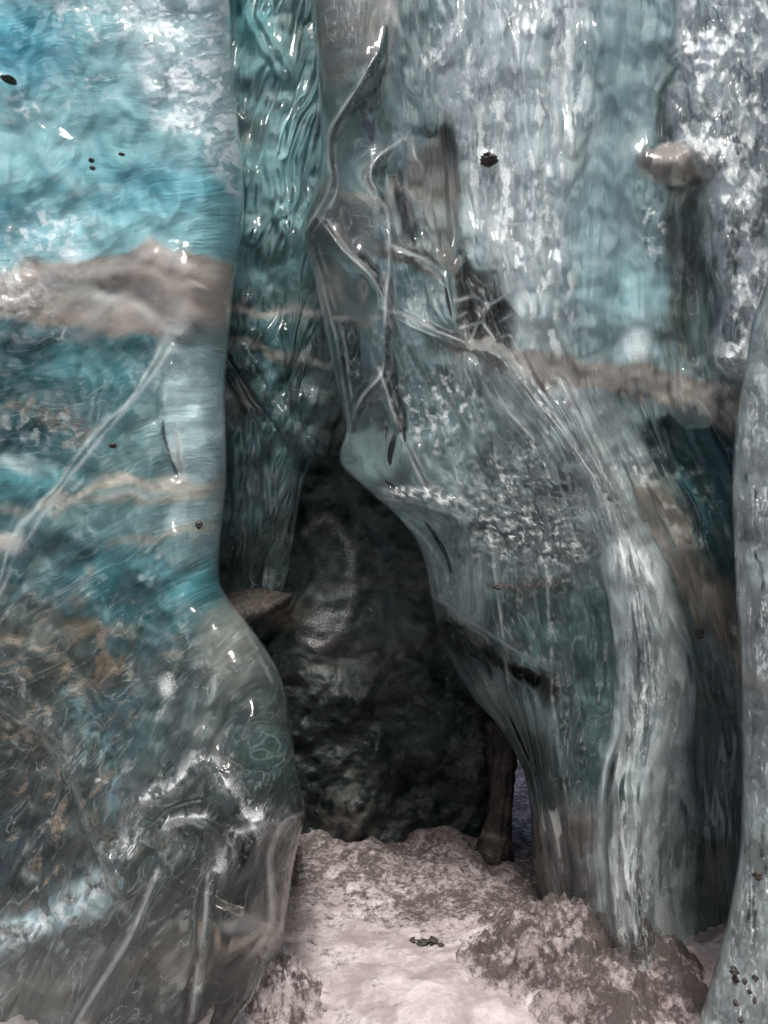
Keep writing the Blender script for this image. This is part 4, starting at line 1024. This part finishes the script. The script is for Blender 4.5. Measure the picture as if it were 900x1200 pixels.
def build_back():
    """a cave wall that bows forward at the top to close the passage"""
    cols, rows = 230, 330
    px = np.linspace(120, 600, cols)[None].repeat(rows, 0)
    py = np.linspace(400, 1030, rows)[:, None].repeat(cols, 1)
    D = 3.52 + 0.10 * sstep(555, 600, px) + 0.0 * py
    D = D - 0.10 * sstep(640, 430, py) - 0.12 * sstep(320, 150, px)
    rel = relief(px, py, [('ridge', [(270, 695), (310, 690), (345, 700)], 0.06, 14), ('ridge', [(348, 620), (380, 605), (412, 650), (410, 710), (380, 760), (352, 755)], 0.03, 12),
                          ('ell', (385, 690, 40, 70), 0.05, 0), ('ell', (410, 960, 40, 40), 0.08, 0), ('ell', (370, 970, 24, 40), -0.12, 0), ('ridge', [(360, 840), (440, 820), (520, 790)], 0.04, 20), ('ell', (520, 940, 60, 50), -0.10, 0)], 83)
    rel += 0.06 * fbm(px / 80, py / 60, 3, 84) + 0.05 * folds(px + 0.8 * py, py - 0.5 * px, 60, 130, 88) + 0.008 * fbm(px / 16, py / 12, 2, 85)
    D = D - rel
    x, y, z = at(px, py, D)
    zr = np.repeat(z[:1], 14, 0); yr = y[:1] - np.linspace(0.35, 0.02, 14)[:, None]; xr = np.repeat(x[:1], 14, 0)
    zr = zr + 0.06 * np.sin(np.linspace(0, 3.1, 14))[::-1, None]
    # round the right-hand end back into a closed foot and give the wall its thickness
    n = 8
    f = np.linspace(0, 1, n + 1)[1:]
    x = np.hstack([x, x[:, -1:] + 0.02 * np.sin(f * 3.14)[None], np.repeat(x[:, :1], 1, 1)])
    y = np.hstack([y, y[:, -1:] + 0.42 * f[None], y[:, :1] + 0.45])
    z = np.hstack([z, np.repeat(z[:, -1:], n, 1), z[:, :1]])
    px = np.hstack([px, np.repeat(px[:, -1:], n, 1), px[:, :1]]); py = np.hstack([py, np.repeat(py[:, -1:], n + 1, 1)])
    V = np.stack([x, y, z], -1).reshape(-1, 3)
    r, c = x.shape
    i = np.arange(r - 1)[:, None]; j = np.arange(c)[None]; j2 = (j + 1) % c
    Q = np.stack([i * c + j, (i + 1) * c + j, (i + 1) * c + j2, i * c + j2], -1).reshape(-1, 4)
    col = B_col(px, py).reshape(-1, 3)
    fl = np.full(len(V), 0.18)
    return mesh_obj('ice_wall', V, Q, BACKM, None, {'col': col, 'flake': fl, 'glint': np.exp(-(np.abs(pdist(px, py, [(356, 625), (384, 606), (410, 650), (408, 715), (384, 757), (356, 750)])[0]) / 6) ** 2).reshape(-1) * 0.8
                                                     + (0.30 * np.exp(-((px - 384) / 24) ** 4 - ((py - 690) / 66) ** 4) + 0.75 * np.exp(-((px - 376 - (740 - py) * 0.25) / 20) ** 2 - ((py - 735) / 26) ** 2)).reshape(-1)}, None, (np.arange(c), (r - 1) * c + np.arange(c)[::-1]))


def back_material():
    N = NT('dark_dirty_ice')
    cl = N.attr('col').outputs['Color']; fl = N.attr('flake').outputs['Fac']; gl = N.attr('glint').outputs['Fac']
    v = N.coords((1, 1, 1.25)); v1 = N.coords()
    a = N.noise(warped(N, v, 3, 0.25), 5, 6, 0.65, 1.6); b = N.noise(v1, 70, 4, 0.7); c = N.noise(v1, 260, 2, 0.7)
    col = N.mix(N.ramp(a, 0.3, 0.7), N.mix(1.0, cl, (0.40, 0.45, 0.45), 'MULTIPLY'), N.mix(0.03, cl, (0.5, 0.5, 0.46)))
    col = N.mix(N.math('MULTIPLY', N.ramp(a, 0.56, 0.66), fl), col, (0.19, 0.16, 0.13))
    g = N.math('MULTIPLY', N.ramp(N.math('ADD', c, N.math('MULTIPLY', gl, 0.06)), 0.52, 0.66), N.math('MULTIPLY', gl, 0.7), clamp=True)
    col = N.mix(g, col, (0.80, 0.76, 0.77))  # pale oval glint painted into the wall colour
    B = N.n('ShaderNodeBsdfPrincipled'); N.l(col, B.inputs['Base Color']); B.inputs['Roughness'].default_value = 0.3
    B.inputs['Specular IOR Level'].default_value = 0.4
    bp = N.n('ShaderNodeBump'); bp.inputs['Strength'].default_value = 0.9; bp.inputs['Distance'].default_value = 0.03
    N.l(N.math('ADD', N.math('MULTIPLY', a, 0.7), N.math('MULTIPLY', b, 0.12)), bp.inputs['Height']); N.l(bp.outputs[0], B.inputs['Normal'])
    N.l(B.outputs[0], N.out.inputs[0])
    return N.m


BACKM = back_material()
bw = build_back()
tag(bw, 'dark dirty ice wall closing the back of the low passage, with a pale oval glint', 'ice wall', None, 'thing')


def tube_lump(name, pts, radii, mat, seed, nu=36, sub=12, amp=0.45, fr=4.0, parent=None, attrs=None):
    """an irregular closed lump swept along a path (posts, stones, clods)"""
    P = spline(pts, sub) if len(pts) > 2 else np.array([np.array(pts[0]) * (1 - t) + np.array(pts[1]) * t for t in np.linspace(0, 1, sub * 2)])
    R = np.interp(np.linspace(0, 1, len(P)), np.linspace(0, 1, len(radii)), radii)
    a = np.linspace(0, 2 * np.pi, nu, endpoint=False)
    V = []
    for k, (p, r) in enumerate(zip(P, R)):
        h = k / len(P)
        rr = r * (1 + amp * fbm(np.cos(a) * fr * 0.5 + seed * 3.1, np.sin(a) * fr * 0.5 + h * fr, 3, seed))
        V.append(np.stack([p[0] + np.cos(a) * rr, p[1] + np.sin(a) * rr, np.full(nu, p[2])], -1))
    V = np.array(V).reshape(-1, 3)
    n = len(P)
    i = np.arange(n - 1)[:, None]; j = np.arange(nu)[None]; j2 = (j + 1) % nu
    Q = np.stack([i * nu + j, i * nu + j2, (i + 1) * nu + j2, (i + 1) * nu + j], -1).reshape(-1, 4)
    at_ = {k: np.full(len(V), v) if not isinstance(v, tuple) else np.repeat(np.array(v)[None], len(V), 0) for k, v in (attrs or {}).items()}
    return mesh_obj(name, V, Q, mat, parent, at_, None, (np.arange(nu)[::-1], (n - 1) * nu + np.arange(nu)))


# leaning dark ice post beside the gap at the right of the passage
b = np.array(at(582, 1000, 3.42)); t = np.array(at(590, 905, 3.42))
po = tube_lump('ice_post', [b + (-0.02, 0, -0.05), b * 0.6 + t * 0.4, t, t + (0.02, 0.05, 0.22)], [0.075, 0.052, 0.05, 0.075], BACKM, 3, attrs={'col': (0.05, 0.042, 0.038), 'flake': 0.6, 'glint': 0.0})
tag(po, 'dark brown streaked ice post leaning beside the small gap at the back', 'ice post', None, 'thing')

# ice wall far beyond the gap
xs = np.linspace(-0.4, 2.4, 60); zs = np.linspace(-0.1, 0.55, 20)
XX, ZZ = np.meshgrid(xs, zs)
YY = 5.0 + 0.10 * fbm(XX * 2, ZZ * 2, 4, 90)
V = np.concatenate([np.stack([XX, YY, ZZ], -1).reshape(-1, 3), np.stack([XX, YY * 0 + 5.4, ZZ], -1).reshape(-1, 3)])
r, c = XX.shape
i = np.arange(r - 1)[:, None]; j = np.arange(c - 1)[None]
Q1 = np.stack([i * c + j, i * c + j + 1, (i + 1) * c + j + 1, (i + 1) * c + j], -1).reshape(-1, 4)
Q2 = Q1[:, ::-1] + r * c
ring = np.concatenate([np.arange(c), np.arange(1, r) * c + c - 1, (r - 1) * c + np.arange(c - 2, -1, -1), np.arange(r - 2, 0, -1) * c])
Q3 = np.stack([ring, ring + r * c, np.roll(ring, -1) + r * c, np.roll(ring, -1)], -1)
fw = mesh_obj('ice_wall', V, np.concatenate([Q1, Q2, Q3]), BACKM, None, {'col': np.repeat(np.array([[0.03, 0.04, 0.04]]), len(V), 0), 'flake': np.full(len(V), 0.3), 'glint': np.zeros(len(V))})
tag(fw, 'black ice wall glimpsed far beyond the small gap beside the leaning post', 'ice wall', None, 'thing')


# ================================================================== SNOW
def floor_z(x, y):
    z = 0.03 * fbm(x * 2.2, y * 2.2, 4, 101) + 0.014 * fbm(x * 9, y * 9, 5, 102, 0.6)
    bank = np.exp(-((y - 3.5) / 0.28) ** 2) * sstep(-0.6, -0.3, x) * sstep(0.62, 0.5, x)
    z = z + bank * (0.03 + 0.05 * fbm(x * 5, y * 4, 3, 103))
    z = z - 0.10 * np.exp(-((x - 0.42) / 0.35) ** 2 - ((y - 3.0) / 0.25) ** 2) * 0.3
    # bright drift in front right
    z = z + 0.05 * np.exp(-((x - 0.22) / 0.22) ** 2 - ((y - 2.45) / 0.22) ** 2)
    return z


def build_floor():
    near = np.linspace(-1.3, 1.9, 420); xs = np.concatenate([-np.geomspace(60, 1.35, 30), near, np.geomspace(1.95, 60, 30)])
    ys = np.concatenate([-np.geomspace(60, 0.6, 30), np.linspace(-0.5, 1.7, 40), np.linspace(1.71, 4.4, 400), np.geomspace(4.45, 60, 30)])
    X, Y = np.meshgrid(xs, ys)
    Z = floor_z(X, Y) * np.exp(-((np.hypot(X, Y - 2.5)) / 6) ** 2)
    V = np.stack([X, Y, Z], -1).reshape(-1, 3)
    r, c = X.shape
    i = np.arange(r - 1)[:, None]; j = np.arange(c - 1)[None]
    Q = np.stack([i * c + j, i * c + j + 1, (i + 1) * c + j + 1, (i + 1) * c + j], -1).reshape(-1, 4)
    dirt = 0.35 + 0.6 * sstep(2.7, 3.4, Y) + 0.5 * np.exp(-((Y - 2.98 - 0.25 * (X - 0.1)) / 0.10) ** 2) * sstep(-0.1, 0.2, X) - 0.9 * np.exp(-((X - 0.25) / 0.25) ** 2 - ((Y - 2.4) / 0.25) ** 2)
    o = mesh_obj('ground', V, Q, SNOW, None, {'dirt': dirt.reshape(-1)})
    tag(o, 'pinkish white trodden snow floor flecked with dirt', 'snow', kind='structure')


build_floor()


def mound(cx, cy, rx, ry, h, seed, dirt, label):
    n = 150
    u = np.linspace(-1, 1, n)
    U, W = np.meshgrid(u, u)
    rr = np.hypot(U, W) + 0.16 * fbm(U * 2.5 + seed, W * 2.5, 3, seed)
    H = h * np.clip(1 - rr ** 1.6, 0, 1) ** 0.8
    Hn = H * (1 + 0.35 * fbm(U * 6, W * 6, 4, seed + 1)) + 0.022 * fbm(U * 18, W * 18, 4, seed + 2) * sstep(0, 0.05, H)
    x = cx + U * rx; y = cy + W * ry
    z = floor_z(x, y) + Hn - 0.03
    V = np.stack([x, y, z], -1).reshape(-1, 3)
    B = V.copy(); B[:, 2] = -0.12
    i = np.arange(n - 1)[:, None]; j = np.arange(n - 1)[None]
    Q1 = np.stack([i * n + j, i * n + j + 1, (i + 1) * n + j + 1, (i + 1) * n + j], -1).reshape(-1, 4)
    ring = np.concatenate([np.arange(n), np.arange(1, n) * n + n - 1, (n - 1) * n + np.arange(n - 2, -1, -1), np.arange(n - 2, 0, -1) * n])
    m = len(V)
    Q3 = np.stack([ring, ring + m, np.roll(ring, -1) + m, np.roll(ring, -1)], -1)
    hk = sstep(0.0, 0.5 * h, Hn)
    d = np.concatenate([(0.45 + (dirt - 0.35) * hk + 0.15 * sstep(-0.2, 0.8, U) + 0.6 * fbm(U * 3.5, W * 3.5, 4, seed + 5)).reshape(-1), np.full(m, dirt)])
    o = mesh_obj('snow_mound', np.concatenate([V, B]), np.concatenate([Q1, Q1[:, ::-1] + m, Q3]), SNOW, None, {'dirt': d})
    tag(o, label, 'snow mound')


mound(0.66, 2.62, 0.42, 0.42, 0.20, 7, 1.0, 'dirty brown and white snow heap piled against the foot of the right wall')
mound(-0.36, 2.42, 0.20, 0.24, 0.12, 19, 0.6, 'small dirty snow heap at the foot of the glassy bulge on the left')


def clod(px, py, Y, s, label, seed, group=None, name='stone', cat='stone', flat=0.6):
    p = np.array(at(px, py, Y))
    o = tube_lump(name, [p + (0, 0, -s * flat), p + (0, 0, -s * 0.3 * flat), p + (0, 0, s * 0.4 * flat), p + (0, 0, s * flat)], [s * 0.35, s, s * 0.9, s * 0.25], STONE, seed, 20, 5, 0.9, 3.4)
    tag(o, label, cat, group)
    return o


# unseen dark wall added behind the viewer to give the ice contrasting reflections
th = np.linspace(math.radians(-26), math.radians(-154), 120); hz = np.linspace(-0.2, 3.6, 50)
TH, HZ = np.meshgrid(th, hz)
RR = 3.1 + 0.35 * fbm(TH * 2.2, HZ * 0.9, 4, 120) - 0.5 * sstep(2.0, 3.6, HZ)
Vf = np.stack([0.25 + RR * np.cos(TH), 1.2 + RR * np.sin(TH), HZ], -1).reshape(-1, 3)
Vb = np.stack([0.25 + (RR + 0.7) * np.cos(TH), 1.2 + (RR + 0.7) * np.sin(TH), HZ], -1).reshape(-1, 3)
r, c = TH.shape
i = np.arange(r - 1)[:, None]; j = np.arange(c - 1)[None]
Q1 = np.stack([i * c + j, i * c + j + 1, (i + 1) * c + j + 1, (i + 1) * c + j], -1).reshape(-1, 4)
ring = np.concatenate([np.arange(c), np.arange(1, r) * c + c - 1, (r - 1) * c + np.arange(c - 2, -1, -1), np.arange(r - 2, 0, -1) * c])
m = r * c
Q3 = np.stack([ring, ring + m, np.roll(ring, -1) + m, np.roll(ring, -1)], -1)
ow = mesh_obj('ice_wall', np.concatenate([Vf, Vb]), np.concatenate([Q1, Q1[:, ::-1] + m, Q3]), BACKM, None,
              {'col': np.repeat(np.array([[0.03, 0.04, 0.04]]), 2 * m, 0), 'flake': np.full(2 * m, 0.3), 'glint': np.zeros(2 * m)})
tag(ow, 'unseen dark curved wall added behind the viewer for contrast in the ice reflections', 'ice wall', None, 'thing')


G = 'dark grit clods on the snow floor'
for k, (px, py, s) in enumerate([(484, 1101, .012), (495, 1104, .017), (508, 1102, .019), (517, 1107, .011)]):
    clod(px, py, 1386.0 / (py - 600) * 1.0, s, 'black grit clod in the little row lying on the open snow', 200 + k, G, flat=0.4)



def surf(S, px, py):
    AX, AY, AD = S['skin']
    n = AX.shape[1]
    k = np.argmin((AX - px) ** 2 + (AY - py) ** 2 + (AD > 3.2) * 1e6 + (np.arange(n)[None] > n * 0.9) * 1e6)
    return AD.reshape(-1)[k]


def frozen(S, px, py, s, label, seed, flat=0.8):
    return clod(px, py, surf(S, px, py) - s * 0.25, s, label, seed, None, 'stone', 'stone', flat)


frozen(RS, 573, 187, 0.028, 'rounded dark stone frozen into the white streaked ice of the grey wall', 300)
frozen(LS, 143, 181, 0.010, 'brown pebble on its own in the smooth turquoise ice, nearest the white patch', 301, 0.4)
frozen(LS, 107, 188, 0.009, 'upper of two touching brown pebbles in the turquoise ice', 302)
frozen(LS, 109, 197, 0.008, 'lower of two touching brown pebbles in the turquoise ice', 303)
frozen(LS, 10, 94, 0.022, 'flat dark stone in the turquoise ice at the left edge', 304, 0.35)
frozen(LS, 132, 522, 0.010, 'small black stone in the pale ice beside the slanting crest', 305)
frozen(LS, 233, 615, 0.011, 'black stone at the end of a thin silt line above the grey bulge', 306, 1.2)
frozen(RS, 584, 688, 0.018, 'reddish black stone in the dark ice under the crazed patch', 307, 0.5)
frozen(RS, 820, 742, 0.012, 'thin black stone at the edge of the brown band behind the white rib', 308, 1.6)
GG = 'black grit specks in the pale column at the right edge'
for k, (px, py, s) in enumerate([(860, 1137, .009), (862, 1148, .008), (873, 1150, .006), (885, 1146, .006), (862, 1175, .006), (884, 1172, .006), (878, 1162, .005), (868, 1195, .006), (888, 1025, .010)]):
    o = frozen(FS, px, py, s, 'black grit speck in the low part of the pale ice column', 320 + k, 1.4)
    o['group'] = GG

# tan slab jutting from the dark wall at the left of the passage
P = [(262, 696), (300, 691), (338, 699), (314, 709), (284, 715), (262, 709)]
top = [np.array(at(x, y, 3.10 - 0.03 * (k in (3, 4)))) for k, (x, y) in enumerate(P)]
bmv = []
for dz, g in ((0.0, 1.0), (-0.018, 1.03), (-0.05, 0.92)):
    c = sum(top) / len(top)
    for k, v in enumerate(top):
        bmv.append((c[0] + (v[0] - c[0]) * g, c[1] + (v[1] - c[1]) * g + 0.10 * math.sin(k), v[2] + dz))
n = len(P)
Q = [[a * n + k, a * n + (k + 1) % n, (a + 1) * n + (k + 1) % n, (a + 1) * n + k] for a in range(2) for k in range(n)]
sl = mesh_obj('rock_slab', bmv, np.array(Q), SLAB, None, None, None, (list(range(n))[::-1], [2 * n + k for k in range(n)]))
tag(sl, 'flat tan rock slab jutting out at the left of the dark passage', 'rock', None, 'thing')


# ================================================================== LIGHT
SUN_EL, SUN_AZ = 62, 181       # degrees; azimuth measured clockwise from +Y (north)
w = bpy.data.worlds.new('World'); SC.world = w; w.use_nodes = True
nt = w.node_tree; bg = nt.nodes['Background']
sky = nt.nodes.new('ShaderNodeTexSky'); sky.sky_type = 'NISHITA'; sky.sun_disc = False
sky.sun_elevation = math.radians(SUN_EL); sky.sun_rotation = math.radians(SUN_AZ)
sky.air_density = 0.7; sky.dust_density = 3.5; sky.ozone_density = 0.4
nt.links.new(sky.outputs[0], bg.inputs[0]); bg.inputs[1].default_value = 0.15
sd = bpy.data.lights.new('sun', 'SUN'); sd.energy = 2.4; sd.angle = math.radians(14); sd.color = (1.0, 0.97, 0.93)
so = bpy.data.objects.new('sun', sd); COL.objects.link(so)
el, az = math.radians(SUN_EL), math.radians(SUN_AZ)
from mathutils import Vector
d = Vector((math.sin(az) * math.cos(el), math.cos(az) * math.cos(el), math.sin(el)))
so.rotation_euler = d.to_track_quat('Z', 'Y').to_euler()

cd = bpy.data.cameras.new('camera'); cam = bpy.data.objects.new('camera', cd); COL.objects.link(cam)
cam.location = (0, 0, EYE); cam.rotation_euler = (math.radians(90), 0, 0)
cd.sensor_fit = 'VERTICAL'; cd.sensor_height = 24.0; cd.lens = 24.0 * F / 1200.0
cd.clip_start = 0.05; cd.clip_end = 500
SC.camera = cam

SC.view_settings.view_transform = 'Standard'; SC.view_settings.look = 'None'
SC.view_settings.exposure = 0.7; SC.view_settings.gamma = 1.0
SC.cycles.use_denoising = True
SC.cycles.max_bounces = 10; SC.cycles.transmission_bounces = 8; SC.cycles.glossy_bounces = 4; SC.cycles.diffuse_bounces = 3
SC.cycles.sample_clamp_indirect = 6.0
